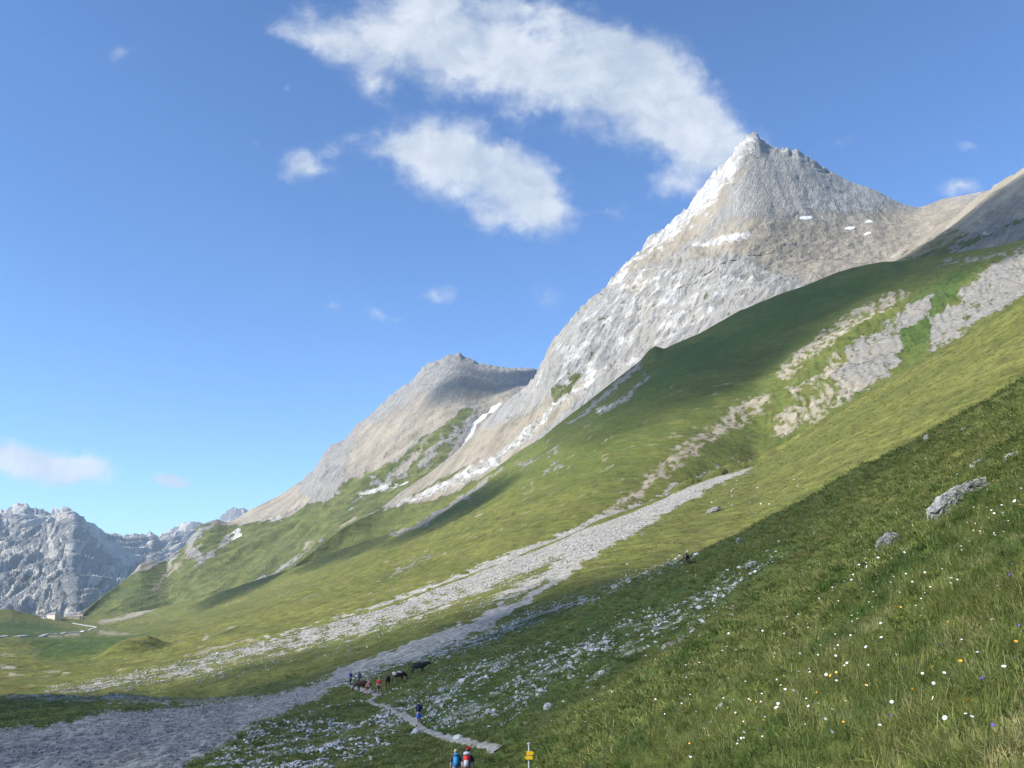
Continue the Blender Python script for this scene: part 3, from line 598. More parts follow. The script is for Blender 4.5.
# ------------------------------------------------------------------ air
def volume_mat(name, col, dens, aniso=0., absorb=None):
    m, nt = new_mat(name); N = NT(nt)
    pv = N.n('ShaderNodeVolumePrincipled', ins={'Color': (*col, 1), 'Density': dens, 'Anisotropy': aniso})
    o = N.n('ShaderNodeOutputMaterial'); nt.links.new(pv.outputs[0], o.inputs['Volume']); m.cycles.homogeneous_volume = True if hasattr(m.cycles, 'homogeneous_volume') else True
    return m
HAZE_TOP = 1060.
bm = bmesh.new(); bmesh.ops.create_cube(bm, size=1.)
for v_ in bm.verts: v_.co = Vector((-9500 if v_.co.x < 0 else 4000, -60 if v_.co.y < 0 else 12500, -400 if v_.co.z < 0 else HAZE_TOP))
hz = bm_obj('haze', bm, volume_mat('air', (.62, .80, 1.), 4.0e-5)); tag(hz, kind='stuff')

def shade_cloud(pts, alt, H, sigma, soft, seed, step=None):
    """an unseen cloud bank at altitude alt, outlined so that its shade falls on pts"""
    S2 = [(p[0]+SUN.x*(alt-p[2])/SUN.z, p[1]+SUN.y*(alt-p[2])/SUN.z) for p in pts]
    xs = [p[0] for p in S2]; ys = [p[1] for p in S2]; m = soft*2
    step = step or max(3., (max(xs)-min(xs))/150)
    gx, gy = np.meshgrid(np.arange(min(xs)-m, max(xs)+m, step), np.arange(min(ys)-m, max(ys)+m, step))
    wx = gx+soft*.8*fbm(gx/(soft*4), gy/(soft*4), 4, seed); wy = gy+soft*1.2*fbm(gx/(soft*4), gy/(soft*4), 4, seed+9)
    t = poly(wx, wy, S2, soft); t = sstep(.0, 1, t)
    top = t*H*(.8+.45*fbm(gx/(soft*5), gy/(soft*5), 5, seed+20)); top = np.maximum(top, 0)
    nr, nc = gx.shape
    P1 = np.stack([gx, gy, alt+top], -1); P2 = np.stack([gx, gy, alt-top*.15], -1)
    i = np.arange(nr*nc).reshape(nr, nc)
    q = np.stack([i[:-1, :-1], i[:-1, 1:], i[1:, 1:], i[1:, :-1]], -1).reshape(-1, 4)
    keep = top.reshape(-1)[q].max(1) > 1e-4; q = q[keep]
    V = np.concatenate([P1.reshape(-1, 3), P2.reshape(-1, 3)]); Q = np.concatenate([q, q[:, ::-1]+nr*nc])
    used = np.unique(Q); mp = np.full(len(V), -1); 
    # share the rim vertices so that the bank is closed
    rim = top.reshape(-1) <= 1e-4
    idx = np.arange(len(V)); idx[nr*nc:][rim] = np.arange(nr*nc)[rim]; Q = idx[Q]
    used = np.unique(Q); mp[used] = np.arange(len(used))
    me = bpy.data.meshes.new('shade_cloud_bank'); me.from_pydata(V[used].tolist(), [], mp[Q].tolist()); me.update()
    o = link('shade_cloud_bank', me, volume_mat('shade_cloud_vapour', (1, 1, 1), sigma, .3)); tag(o, kind='stuff'); return o
def pts_of(l, dx=None):
    out = []
    for p in l:
        if len(p) == 3: out.append(tuple(unproj(p[0], p[1], np.array(float(p[2])))))
        else:
            h, _ = pick(*p)
            while h is None: p = (p[0], p[1]+4); h, _ = pick(*p)
            out.append(tuple(h))
    return out
# shade over the whole near ground
near_pts = [(-330, 148, -17), (-85, 149, -16), (-40, 147, -13), (-10, 150, -8), (8, 158, -2), (30, 158, 6), (60, 140, 14), (100, 130, 24), (190, 120, 30), (190, -190, 30), (-330, -190, -15)]
shade_cloud(near_pts, 1120, 160, .0008, 9, 400)
shade_cloud([(-330, 149, -17), (-85, 150, -16), (-42, 148, -13), (-12, 138, -8), (4, 95, -8), (-6, 40, -8), (-60, 10, -8), (-330, -60, -15)], 1400, 140, .005, 10, 405)  # second bank, added out of view to deepen the shade at lower left
shade_cloud(pts_of([(1120, 192, 1000), (1024, 224, 1000), (955, 264, 1000), (895, 282, 1000), (800, 290, 930), (700, 338, 990), (640, 372, 1010), (590, 410, 1040), (555, 446, 1060), (600, 447), (660, 418), (720, 385), (790, 352), (850, 315), (920, 292), (1000, 262), (1120, 225)]), 1120, 200, .0065, 20, 420)
shade_cloud(pts_of([(484, 362, 2700), (560, 362, 2700), (550, 395, 2500), (510, 405, 2400), (490, 425, 2300), (462, 428, 2200), (455, 415, 2300), (472, 398, 2400), (490, 388, 2500), (478, 375, 2600)]), 4200, 300, .01, 30, 440)
for k_, l_ in enumerate(([(192, 606), (225, 592), (262, 577), (272, 580), (240, 597), (205, 610)], [(300, 566), (330, 552), (375, 545), (350, 558), (318, 568), (296, 572)], [(380, 545), (430, 522), (470, 500), (476, 506), (440, 528), (400, 545)])):
    shade_cloud(pts_of(l_), 1120, 90, .02, 16, 450+k_*9)
# ------------------------------------------------------------------ scattering
def instancer(name, pts, rot, scl, idx, protos, kind='stuff'):
    """one object; protos are meshes placed on the points by geometry nodes"""
    pc = bpy.data.collections.new(name+'_kinds')
    for i, me in enumerate(protos):
        po = bpy.data.objects.new('%s_kind_%02d' % (name, i), me); pc.objects.link(po)
    me = bpy.data.meshes.new(name); n = len(pts)
    me.vertices.add(n); me.vertices.foreach_set('co', np.asarray(pts, np.float32).reshape(-1))
    a = me.attributes.new('rot', 'FLOAT_VECTOR', 'POINT'); a.data.foreach_set('vector', np.asarray(rot, np.float32).reshape(-1))
    a = me.attributes.new('scl', 'FLOAT_VECTOR', 'POINT'); a.data.foreach_set('vector', np.asarray(scl, np.float32).reshape(-1))
    a = me.attributes.new('idx', 'INT', 'POINT'); a.data.foreach_set('value', np.asarray(idx, np.int32))
    o = link(name, me); tag(o, kind=kind)
    ng = bpy.data.node_groups.new(name, 'GeometryNodeTree')
    ng.interface.new_socket('Geometry', in_out='INPUT', socket_type='NodeSocketGeometry'); ng.interface.new_socket('Geometry', in_out='OUTPUT', socket_type='NodeSocketGeometry')
    gi = ng.nodes.new('NodeGroupInput'); go = ng.nodes.new('NodeGroupOutput'); ip = ng.nodes.new('GeometryNodeInstanceOnPoints')
    ci = ng.nodes.new('GeometryNodeCollectionInfo'); ci.inputs['Collection'].default_value = pc; ci.inputs['Separate Children'].default_value = True; ci.inputs['Reset Children'].default_value = True
    def na(nm, t):
        nd = ng.nodes.new('GeometryNodeInputNamedAttribute'); nd.data_type = t; nd.inputs['Name'].default_value = nm; return nd.outputs['Attribute']
    L = ng.links.new
    L(gi.outputs[0], ip.inputs['Points']); L(ci.outputs[0], ip.inputs['Instance']); ip.inputs['Pick Instance'].default_value = True
    L(na('idx', 'INT'), ip.inputs['Instance Index']); L(na('rot', 'FLOAT_VECTOR'), ip.inputs['Rotation']); L(na('scl', 'FLOAT_VECTOR'), ip.inputs['Scale'])
    L(ip.outputs[0], go.inputs[0])
    md = o.modifiers.new('scatter', 'NODES'); md.node_group = ng
    return o

# cells of the ground sheet
Pg = G.P; A_ = np.linalg.norm(np.cross(Pg[:-1, 1:]-Pg[:-1, :-1], Pg[1:, :-1]-Pg[:-1, :-1]), axis=-1)
cc = lambda a: a[:-1, :-1]
cX, cY, cZ, cD = cc(G.X), cc(G.Y), cc(G.Z), cc(G.D)
cP = Pg[:-1, :-1]; cM1 = G.m1[:-1, :-1]; cM2 = G.m2[:-1, :-1]
dU = Pg[:-1, 1:]-Pg[:-1, :-1]; dV = Pg[1:, :-1]-Pg[:-1, :-1]
cN = np.cross(dU, dV); cN /= np.linalg.norm(cN, axis=-1, keepdims=True)+1e-9; cN[cN[..., 2] < 0] *= -1
seen = (cX > -30) & (cX < 1060) & (cY < 800)
def scatter(rho):
    """rho: how many per square metre, per cell; returns cell indices and positions"""
    n = RNG.poisson(np.clip(rho*A_, 0, 400)); ii, jj = np.nonzero(n); k = n[ii, jj]
    ii = np.repeat(ii, k); jj = np.repeat(jj, k); a = RNG.random(len(ii))[:, None]; b = RNG.random(len(ii))[:, None]
    pp_ = cP[ii, jj]+dU[ii, jj]*a+dV[ii, jj]*b; ok = off_trail(pp_); return ii[ok], jj[ok], pp_[ok]

trail_px = [(350, 686), (362, 690), (374, 693.5), (378, 696), (374, 698.5), (369, 701), (374, 704.5), (383, 706.5), (393, 709), (403, 714), (411, 720), (418, 726), (427, 731.5), (436, 735), (446, 738), (456, 740.5), (466, 742), (476, 745), (486, 746.5), (494, 748), (500, 749)]
def pk3(l): return [tuple(pick(*p)[0]) for p in l]
_tr = np.array(pk3(trail_px))[:, :2]
def off_trail(p, r=.40):
    best = np.full(len(p), 1e9)
    for a_, b_ in zip(_tr[:-1], _tr[1:]):
        d_ = b_-a_; t_ = np.clip(((p[:, :2]-a_) @ d_)/(d_ @ d_), 0, 1); best = np.minimum(best, np.linalg.norm(p[:, :2]-a_-t_[:, None]*d_, axis=1))
    return best > r
# ---- stones
def hull_rock(seed, pts=16, flat=.75, rough=.0):
    r = random.Random(seed); bm = bmesh.new()
    for i in range(pts):
        v = Vector((r.gauss(0, 1), r.gauss(0, 1), r.gauss(0, 1))).normalized(); k = r.uniform(.75, 1.05)
        bm.verts.new((v.x*k, v.y*k*r.uniform(.7, 1), v.z*k*flat))
    res = bmesh.ops.convex_hull(bm, input=bm.verts)
    bmesh.ops.delete(bm, geom=[g for g in res['geom_interior'] if isinstance(g, bmesh.types.BMVert)], context='VERTS')
    bmesh.ops.bevel(bm, geom=list(bm.edges), offset=.05, segments=1, affect='EDGES', clamp_overlap=True)
    for v in bm.verts: v.co += Vector((r.uniform(-1, 1), r.uniform(-1, 1), r.uniform(-1, 1)))*.02
    return bm
def rock_stone_mat(name, a, b, scale=3., wc='Object'):
    m, nt = new_mat(name); N = NT(nt)
    tc = N.n('ShaderNodeTexCoord').outputs[wc]; oi = N.n('ShaderNodeObjectInfo').outputs['Random']
    tc = N.n('ShaderNodeVectorMath', operation='ADD', ins={0: tc, 1: N.n('ShaderNodeCombineXYZ', ins={0: N.math('MULTIPLY', oi, 50.)}).outputs[0]}).outputs[0]
    n1 = N.noise(tc, scale, 8, .65, .3); n2 = N.noise(tc, scale*5, 5, .6)
    c = N.mix(N.ramp(n1, .35, .65), a, b); c = N.mix(N.ramp(n2, .55, .75, 0, .6), c, tuple(x*.45 for x in a))
    k = N.ramp(oi, 0, 1, .72, 1.15); c = N.mix(1., c, N.n('ShaderNodeCombineColor', ins={0: k, 1: k, 2: k}).outputs[0], 'MULTIPLY')
    bp = N.n('ShaderNodeBump', ins={'Strength': .7, 'Distance': .06, 'Height': N.math('ADD', n1, N.math('MULTIPLY', n2, .4))})
    b_ = N.n('ShaderNodeBsdfPrincipled', ins={'Base Color': c, 'Roughness': .9, 'Normal': bp.outputs[0], 'Specular IOR Level': .2}); N.out(b_.outputs[0]); return m
stone_mat = rock_stone_mat('limestone', (.38, .38, .37), (.66, .66, .64), 2.5)
gravel_mat = rock_stone_mat('scree_stone', (.20, .195, .18), (.44, .425, .38), 2.)
protos = []; gprotos = []
for i in range(10):
    bm = hull_rock(100+i, 14+i % 4*3, .6+.05*(i % 4)); me = bpy.data.meshes.new('stone'); bm.to_mesh(me); bm.free(); me.materials.append(stone_mat); protos.append(me)
    m2_ = me.copy(); m2_.materials.clear(); m2_.materials.append(gravel_mat); gprotos.append(m2_)

near = (cZ < 4.0); midz = (cZ > 6.0) & (cZ < 7.0)
wx_ = fbm(cX/22, cY/9, 4, 50)*11; wy_ = fbm(cX/9, cY/5, 4, 55)*5
F1 = stroke(cX+wx_, cY+wy_, STONES, 9); F2 = stroke(cX+wx_, cY+wy_, STONES2, 12)*2.2; F3 = stroke(cX+wx_, cY+wy_, STRIP, 5)
GR = stroke(cX+wx_, cY+wy_, GRAVEL, 4)
TG = stroke(cX+wx_, cY+wy_, TONGUE, 5)
clump = sstep(-.22, .3, fbm(cP[..., 0]/2.2, cP[..., 1]/3.2, 3, 500))*sstep(-.35, .25, fbm(cP[..., 0]/9, cP[..., 1]/14, 3, 505))
field = np.maximum(np.maximum(F1, F2), F3*.8)*(near | (midz & (F3 > 0)))
field *= np.where(F2 > 1, .8+.0*F2, 1)
halo = np.maximum(stroke(cX, cY, STONES, 30)*.10, stroke(cX, cY, STONES2, 40)*.10)*near
ii, jj, pp = scatter((field*clump*17+halo*2.2)*seen*(GR < .5)*(cD > 26))
sz = .05+.15*RNG.random(len(ii))**3.5+.05*RNG.random(len(ii))
big = RNG.random(len(ii)) < .012; sz[big] *= 2.0
rank = np.argsort(-(sz/cD[ii, jj]))
inview = (cX[ii, jj][rank] > 2) & (cX[ii, jj][rank] < 1022) & (cY[ii, jj][rank] < 764)
top = rank[inview][:270]; rest = np.setdiff1d(rank, top)
def stone_xf(n, s, fl=1.):
    rot = np.stack([RNG.uniform(-.35, .35, n), RNG.uniform(-.35, .35, n), RNG.uniform(0, 6.28, n)], -1)
    scl = np.stack([s*RNG.uniform(.8, 1.35, n), s*RNG.uniform(.8, 1.2, n), s*RNG.uniform(.6, 1.0, n)*fl], -1); return rot, scl
rot_, scl_ = stone_xf(len(ii), sz)
for k in top:
    o = bpy.data.objects.new('boulder', protos[int(k) % 10]); COL.objects.link(o)
    o.location = pp[k]+np.array([0, 0, scl_[k, 2]*.25]); o.rotation_euler = rot_[k]; o.scale = scl_[k]
    left = F2[ii[k], jj[k]] > F1[ii[k], jj[k]]
    strip = (F3[ii[k], jj[k]] > max(F1[ii[k], jj[k]], F2[ii[k], jj[k]]))
    if strip: tag(o, 'pale limestone boulder in the thin strip of stones above the hiking path', 'boulder', 'boulders of the upper stone strip')
    elif left: tag(o, 'pale limestone boulder in the stony turf on the downhill side of the hiking path', 'boulder', 'boulders below the hiking path')
    else: tag(o, 'pale limestone boulder in the stony green hollow uphill of the hiking path', 'boulder', 'boulders above the hiking path')
P_ = [pp[rest]]; Rr = [rot_[rest]]; Sr = [scl_[rest]]
# loose single stones over meadow and valley
sp_ = (sstep(.05, .5, fbm(cP[..., 0]/14, cP[..., 1]/30, 3, 520))*.035+.004)*(midz | ((cZ >= 10) & (cD < 900)))*seen+.012*near*seen*(cD > 25)*(cX < 820)
i2, j2, p2 = scatter(sp_*(cY > 480)); s2 = (.12+.35*RNG.random(len(i2))**4)*np.clip(cD[i2, j2]/220, .35, 1.6); r2, c2_ = stone_xf(len(i2), s2)
P_.append(p2); Rr.append(r2); Sr.append(c2_)
Pn = np.concatenate(P_); Rn = np.concatenate(Rr); Sn = np.concatenate(Sr); Pn[:, 2] += Sn[:, 2]*.25
instancer('scattered_stones', Pn, Rn, Sn, RNG.integers(0, 10, len(Pn)), protos)
gcl = sstep(-.5, .1, fbm(cP[..., 0]/6, cP[..., 1]/9, 3, 530))
rho = (GR > .35)*near*5.5*gcl*seen*(cD > 40)+np.clip(TG, 0, 1)*(midz | (cZ >= 10))*seen*gcl*np.clip(1.3*(200/np.maximum(cD, 100))**1.6, 0, 1.5)*(cm := 1.)
rho = rho*(1-.85*stroke(cX, cY, [(560, 560, 3), (500, 590, 9), (440, 618, 10), (380, 636, 9), (300, 656, 9), (230, 672, 7)], 8)*(~near))
rim = stroke(cX+wx_, cY, [(0, 699, 1.), (120, 697, 3), (200, 702, 2.5), (300, 697, 2)], 2)*near*3
i3, j3, p3 = scatter(rho+rim*seen); s3 = (.07+.14*RNG.random(len(i3))**2.5)*np.clip(cD[i3, j3]/110, .8, 2.4); r3, c3_ = stone_xf(len(i3), s3)
p3[:, 2] += c3_[:, 2]*.2
instancer('scree_stones', p3, r3, c3_, RNG.integers(0, 10, len(p3)), gprotos)
print('stones', len(top), len(Pn), len(p3))

# ---- the near slope carried on round and behind the viewer
edge = np.concatenate([G.P[0], G.P[:360, -1], G.P[:360, 0]]); edge = edge[np.hypot(edge[:, 0], edge[:, 1]) < 140]
gx, gy = np.meshgrid(np.concatenate([np.arange(-90, -12, 3.), np.arange(-12, 14, .35), np.arange(14, 120, 3.)]), np.concatenate([np.arange(-60, -6, 3.), np.arange(-6, 9, .35), np.arange(9, 80, 3.)]))
gz = np.zeros(gx.shape); own = np.zeros(gx.shape, bool)
for a_ in range(gx.shape[0]):
    for b_ in range(gx.shape[1]):
        h_ = drop(float(gx[a_, b_]), float(gy[a_, b_]), 300.)
        if h_ is not None: gz[a_, b_] = h_.z-.35
        else:
            dd = np.hypot(edge[:, 0]-gx[a_, b_], edge[:, 1]-gy[a_, b_]); k_ = dd.argmin(); w_ = 1/(dd+.05)**4; w_ /= w_.sum()
            gz[a_, b_] = (w_*(edge[:, 2]+.5*(gx[a_, b_]-edge[:, 0])-.05*(gy[a_, b_]-edge[:, 1]))).sum() if gx[a_, b_] > -4 else (w_*(edge[:, 2]+.3*(gx[a_, b_]-edge[:, 0]))).sum(); own[a_, b_] = True
            gz[a_, b_] -= .02
gzs = gz.copy()
PN = np.stack([gx, gy, gzs], -1); me_, _q = grid_mesh('near_bank', PN)
for nm, val in (('mask', (0, 0, 0)), ('mask2', (0, 0, .45))):
    at_ = me_.attributes.new(nm, 'FLOAT_COLOR', 'POINT'); at_.data.foreach_set('color', np.tile(np.array(val+(1,), np.float32), gx.size))
o = link('near_bank', me_, ground_mat); tag(o, kind='structure')
ow = np.argwhere(own & (np.hypot(gx-2, gy-2) < 9)); extra = []
for a_, b_ in ow:
    if a_+1 < gx.shape[0] and b_+1 < gx.shape[1]:
        for k_ in range(RNG.poisson(7)):
            u_, v_ = RNG.random(2); extra.append(PN[a_, b_]*(1-u_)*(1-v_)+PN[a_, b_+1]*u_*(1-v_)+PN[a_+1, b_]*(1-u_)*v_+PN[a_+1, b_+1]*u_*v_)
extra = np.array(extra)
# ---- grass
def blade_mat(name, base, tip, straw, trans=.35):
    m, nt = new_mat(name); N = NT(nt)
    at = N.n('ShaderNodeAttribute', attribute_name='tint'); s = N.n('ShaderNodeSeparateColor', ins={0: at.outputs['Color']})
    oi = N.n('ShaderNodeObjectInfo').outputs['Random']
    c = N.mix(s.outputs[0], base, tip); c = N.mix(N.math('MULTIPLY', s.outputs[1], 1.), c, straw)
    pos = N.n('ShaderNodeNewGeometry').outputs['Position']; pt = N.noise(N.vmul(pos, (.5, 1, 1)), .5, 5, .62); 
    c = N.mix(N.ramp(pt, .48, .62, 0, .55), c, (.20, .21, .06)); c = N.mix(N.ramp(pt, .50, .38, 0, .65), c, (.06, .135, .028))
    k = N.ramp(oi, 0, 1, .7, 1.3); c = N.mix(1., c, N.n('ShaderNodeCombineColor', ins={0: k, 1: k, 2: k}).outputs[0], 'MULTIPLY')
    d = N.n('ShaderNodeBsdfPrincipled', ins={'Base Color': c, 'Roughness': .65, 'Specular IOR Level': .25}); t = N.n('ShaderNodeBsdfTranslucent', ins={'Color': c})
    mx = N.n('ShaderNodeMixShader', ins={0: trans}); nt.links.new(d.outputs[0], mx.inputs[1]); nt.links.new(t.outputs[0], mx.inputs[2]); N.out(mx.outputs[0]); return m
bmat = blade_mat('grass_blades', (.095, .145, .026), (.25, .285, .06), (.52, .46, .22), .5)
def tuft(seed, n, h, spread, lean, straw, wd=.0035, seg=3):
    r = random.Random(seed); V = []; Fc = []; T = []
    for b in range(n):
        a = r.uniform(0, 6.283); rr = spread*math.sqrt(r.random()); x, y = rr*math.cos(a), rr*math.sin(a)
        hh = h*r.uniform(.45, 1.1); l = lean*r.uniform(.3, 1.4); da = a+r.uniform(-1.1, 1.1); dx, dy = math.cos(da), math.sin(da)
        st = 1. if r.random() < straw else r.uniform(0, .25); w = wd*r.uniform(.7, 1.3)*(.6 if st == 1. else 1); px, py = -dy, dx; i0 = len(V)
        for s in range(seg+1):
            t = s/seg; q = t*t*l*hh; ww = w*(1-t**1.7)
            c = (x+dx*q, y+dy*q, hh*(t-.35*l*t*t)-.02)
            if s < seg:
                V.append((c[0]-px*ww, c[1]-py*ww, c[2])); V.append((c[0]+px*ww, c[1]+py*ww, c[2])); T += [(t, st)]*2
            else: V.append(c); T.append((t, st))
        for s in range(seg-1): Fc.append((i0+2*s, i0+2*s+1, i0+2*s+3, i0+2*s+2))
        Fc.append((i0+2*seg-2, i0+2*seg-1, i0+2*seg))
    me = bpy.data.meshes.new('grass_tuft'); me.from_pydata(V, [], Fc)
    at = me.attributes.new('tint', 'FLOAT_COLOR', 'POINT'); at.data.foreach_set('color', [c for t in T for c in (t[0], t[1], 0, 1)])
    me.materials.append(bmat); return me
tufts = [tuft(1, 60, .15, .12, .9, .06), tuft(2, 55, .19, .13, .8, .12), tuft(3, 70, .12, .14, 1.1, .10), tuft(4, 45, .22, .10, .7, .25), tuft(5, 60, .10, .15, 1.3, .02, .005), tuft(6, 40, .26, .10, .6, .5, .0028), tuft(7, 24, .09, .12, 1.5, 0, .011), tuft(8, 34, .12, .12, 1.3, .9, .003)]
coarse = [tuft(11, 34, .17, .2, 1., .06, .012, 2), tuft(12, 34, .20, .2, .9, .16, .011, 2), tuft(13, 34, .13, .22, 1.2, .08, .013, 2)]
bare = np.clip(np.maximum(GR*1.2, field*.35), 0, 1)
lumps = .75+.25*sstep(-.3, .25, fbm(cP[..., 0]/1.3, cP[..., 1]/1.3, 3, 540))
gsel = (cX > -60) & ((cX < 1090) | (cD < 14)) & ((cY < 815) | (cD < 9)) & near
rho1 = gsel*(cD < 17)*np.minimum(115, 115*(6.5/np.maximum(cD, 1))**1.4)*lumps
i1, j1, p1 = scatter(rho1); n1_ = len(p1); dn = np.concatenate([cD[i1, j1], np.full(len(extra), 6.)]); p1 = np.concatenate([p1, extra]); n1_ = len(p1)
idx = np.where(RNG.random(n1_) < .5, RNG.integers(0, 3, n1_), RNG.integers(0, 6, n1_))
idx = np.where((fbm(p1[:, 0]/1.1, p1[:, 1]/1.1, 2, 580) > .22) & (RNG.random(n1_) < .7), 6, idx); idx = np.where((fbm(p1[:, 0]/1.7, p1[:, 1]/1.7, 3, 590) > .27) & (RNG.random(n1_) < .8), 7, idx)
sc1 = RNG.uniform(.65, 1.25, n1_)*np.clip(1+.03*(dn-6), 1, 1.4)
def grass_rot(n, t=.25): return np.stack([RNG.uniform(-t, t, n), RNG.uniform(-t, t, n)-.22, RNG.uniform(0, 6.28, n)], -1)
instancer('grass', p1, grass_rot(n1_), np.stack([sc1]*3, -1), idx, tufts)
rho2 = gsel*(cD >= 15)*(cD < 150)*30*(15/np.maximum(cD, 1))**1.55*(1-bare)*(.55+.45*lumps)
i2, j2, p2 = scatter(rho2); n2_ = len(p2); dn = cD[i2, j2]
sc2 = RNG.uniform(.7, 1.25, n2_)*np.clip((dn/15)**.33, 1, 1.8)
instancer('distant_grass', p2, grass_rot(n2_), np.stack([sc2*1.15, sc2*1.15, sc2*.75], -1), RNG.integers(0, 3, n2_), coarse)
print('grass', n1_, n2_)
turf = [tuft(21, 26, .16, .26, 1., .03, .022, 2), tuft(22, 26, .20, .24, .9, .08, .02, 2), tuft(23, 26, .13, .28, 1.2, .04, .024, 2)]
gm = np.clip(np.maximum(cM1.max(-1)*1.5, TG*1.3), 0, 1)
rho5 = (((cZ > 6) & (cZ < 7)) | ((cZ >= 10) & (cD < 620)))*(cX > -30)*(cX < 1050)*(1-gm)*.55*(180/np.maximum(cD, 120))**1.7*(.25+.75*sstep(-.2, .3, fbm(cP[..., 0]/8, cP[..., 1]/5, 4, 570)))
i6, j6, p6 = scatter(rho5); n6 = len(p6); s6 = RNG.uniform(.7, 1.4, n6)*np.clip((cD[i6, j6]/170)**.75, .9, 2.6)*1.5
instancer('meadow_turf', p6, grass_rot(n6), np.stack([s6*1.1, s6*1.1, s6*.5], -1), RNG.integers(0, 3, n6), turf)
print('turf', n6)
# ------------------------------------------------------------------ paths and road
def ribbon(name, pts, width, mat, lift=.03, step=.4, wob=.25, kind='structure', th=.02):
    """a strip laid over the ground along 3-D points, following its bumps"""
    pts = [Vector(p) for p in pts]; C = []
    for i in range(len(pts)-1):
        p0 = pts[max(i-1, 0)]; p1 = pts[i]; p2 = pts[i+1]; p3 = pts[min(i+2, len(pts)-1)]
        n = max(2, int((p2-p1).length/step))
        for k in range(n):
            t = k/n; C.append(.5*((2*p1)+(p2-p0)*t+(2*p0-5*p1+4*p2-p3)*t*t+(3*p1-p0-3*p2+p3)*t**3))
    C.append(pts[-1]); rows_ = []
    m = 6
    for i, c in enumerate(C):
        d = (C[min(i+1, len(C)-1)]-C[max(i-1, 0)]); d.z = 0
        if d.length < 1e-6: d = Vector((0, 1, 0))
        d.normalize(); s = Vector((d.y, -d.x, 0))
        wl = width*(1+wob*float(fbm(np.array(i*.21), np.array(3.), 3, 600))*2)*.5; wr = width*(1+wob*float(fbm(np.array(i*.21), np.array(9.), 3, 610))*2)*.5
        row = []
        for k in range(m+1):
            o = -wl+(wl+wr)*k/m; q = c+s*o; h = drop(q.x, q.y); z = h.z if h is not None else q.z
            e = lift*(1 if 0 < k < m else -1.5)
            row.append((q.x, q.y, z+e))
        rows_.append(row)
    me, _ = grid_mesh(name, np.array(rows_, float)); o = link(name, me, mat); tag(o, kind=kind); return o
def dirt_mat(name, a, b, sc):
    m, nt = new_mat(name); N = NT(nt); pos = N.n('ShaderNodeNewGeometry').outputs['Position']
    n1 = N.noise(pos, sc, 8, .65); n2 = N.noise(pos, sc*8, 4, .6)
    c = N.mix(N.ramp(n1, .35, .65), a, b); c = N.mix(N.ramp(n2, .5, .7, 0, .5), c, tuple(x*1.35 for x in b))
    bp = N.n('ShaderNodeBump', ins={'Strength': .6, 'Distance': .05, 'Height': n2})
    N.out(N.n('ShaderNodeBsdfPrincipled', ins={'Base Color': c, 'Roughness': .95, 'Normal': bp.outputs[0]}).outputs[0]); return m
ribbon('hiking_path', pk3(trail_px), .78, dirt_mat('path_dirt', (.22, .20, .165), (.36, .34, .29), 1.2), lift=.07, step=.35, wob=.5)
road_px = [(-60, 640), (0, 637.3), (25, 636), (47, 634.6), (63, 633.6), (80, 632.6), (89, 630.6), (96, 628), (93, 626.6), (86, 625.6), (80, 624.6), (73, 623.2)]
ribbon('mountain_road', pk3(road_px), 5., dirt_mat('pale_asphalt', (.26, .26, .26), (.34, .34, .335), .4), lift=.7, step=6, wob=.05)

# ------------------------------------------------------------------ rocks that stand out
def lumpy_rock(name, rx, ry, rz, seed, sub=5, k=.35, fine=.12):
    bm = bmesh.new(); bmesh.ops.create_icosphere(bm, subdivisions=sub, radius=1)
    co = np.array([v.co[:] for v in bm.verts]); x, y, z = co.T
    a = ridged(x*1.3+z*.7+seed, y*1.3-z*.9, 5, seed, .6)+ridged(y*1.2+seed, z*1.6+x*.5, 5, seed+5, .6)
    b = np.round(fbm(x*2.2+seed, y*2+z*2, 2, seed+3)*5)/5
    r = 1+k*(a*.5)+k*.6*b+fine*ridged(x*6+z*4, y*6-z*3, 3, seed+8)
    co = co*r[:, None]*np.array([rx, ry, rz])
    for v, c_ in zip(bm.verts, co): v.co = c_
    me = bpy.data.meshes.new(name); bm.to_mesh(me); bm.free(); return me
outcrop_mat = rock_stone_mat('outcrop_stone', (.12, .12, .115), (.36, .355, .34), 4.)
def put_rock(px, py, wpx, hpx, depth, seed, label, rot=0., tilt=0., name='rock', k=.35, mat=None, sub=5):
    h, n = pick(px, py+hpx*.4); d = proj_d(h); w = wpx*d/F/2; hh = hpx*d/F/2
    o = link(name, lumpy_rock(name, w, depth*w, hh, seed, sub, k), mat or outcrop_mat)
    o.location = h+Vector((0, 0, hh*.38)); o.rotation_euler = (0, -tilt, rot); tag(o, label, 'rock'); return o
def proj_d(P): return P[1]*math.cos(TH)+P[2]*math.sin(TH)
put_rock(891, 541, 25, 19, .8, 701, 'jagged grey boulder standing alone in the grass below the long rock outcrop', .3, .35)
put_rock(944, 507, 30, 18, .7, 702, 'long grey rock outcrop breaking through the steep grass, its lower half', .2, .75, 'rock_outcrop', .5)
put_rock(962, 493, 34, 16, .8, 703, 'broad upper block of the grey outcrop in the steep grass', .1, .45, 'rock_outcrop', .5)
put_rock(984, 483, 26, 11, .9, 704, 'flat grey slab at the top right end of the outcrop', 0, .1, 'rock_outcrop', .4)
put_rock(978, 463, 14, 6, .9, 705, 'small grey ledge in the grass just above the outcrop slab', 0, .5, 'rock_outcrop', .4)
put_rock(1015, 455, 16, 7, .9, 706, 'grey ledge at the right edge of the picture above the outcrop', 0, .2, 'rock_outcrop', .4)
put_rock(928, 437, 6, 6, .9, 707, 'small upright stone on the skyline of the shaded near slope', 0, .3)
put_rock(965, 429, 8, 4, .9, 708, 'small pinkish stone just under the skyline of the shaded slope', 0, .3)
put_rock(740, 540, 6, 6, .9, 709, 'round pinkish stone on the edge of the shaded slope above the cow', 0, 0)
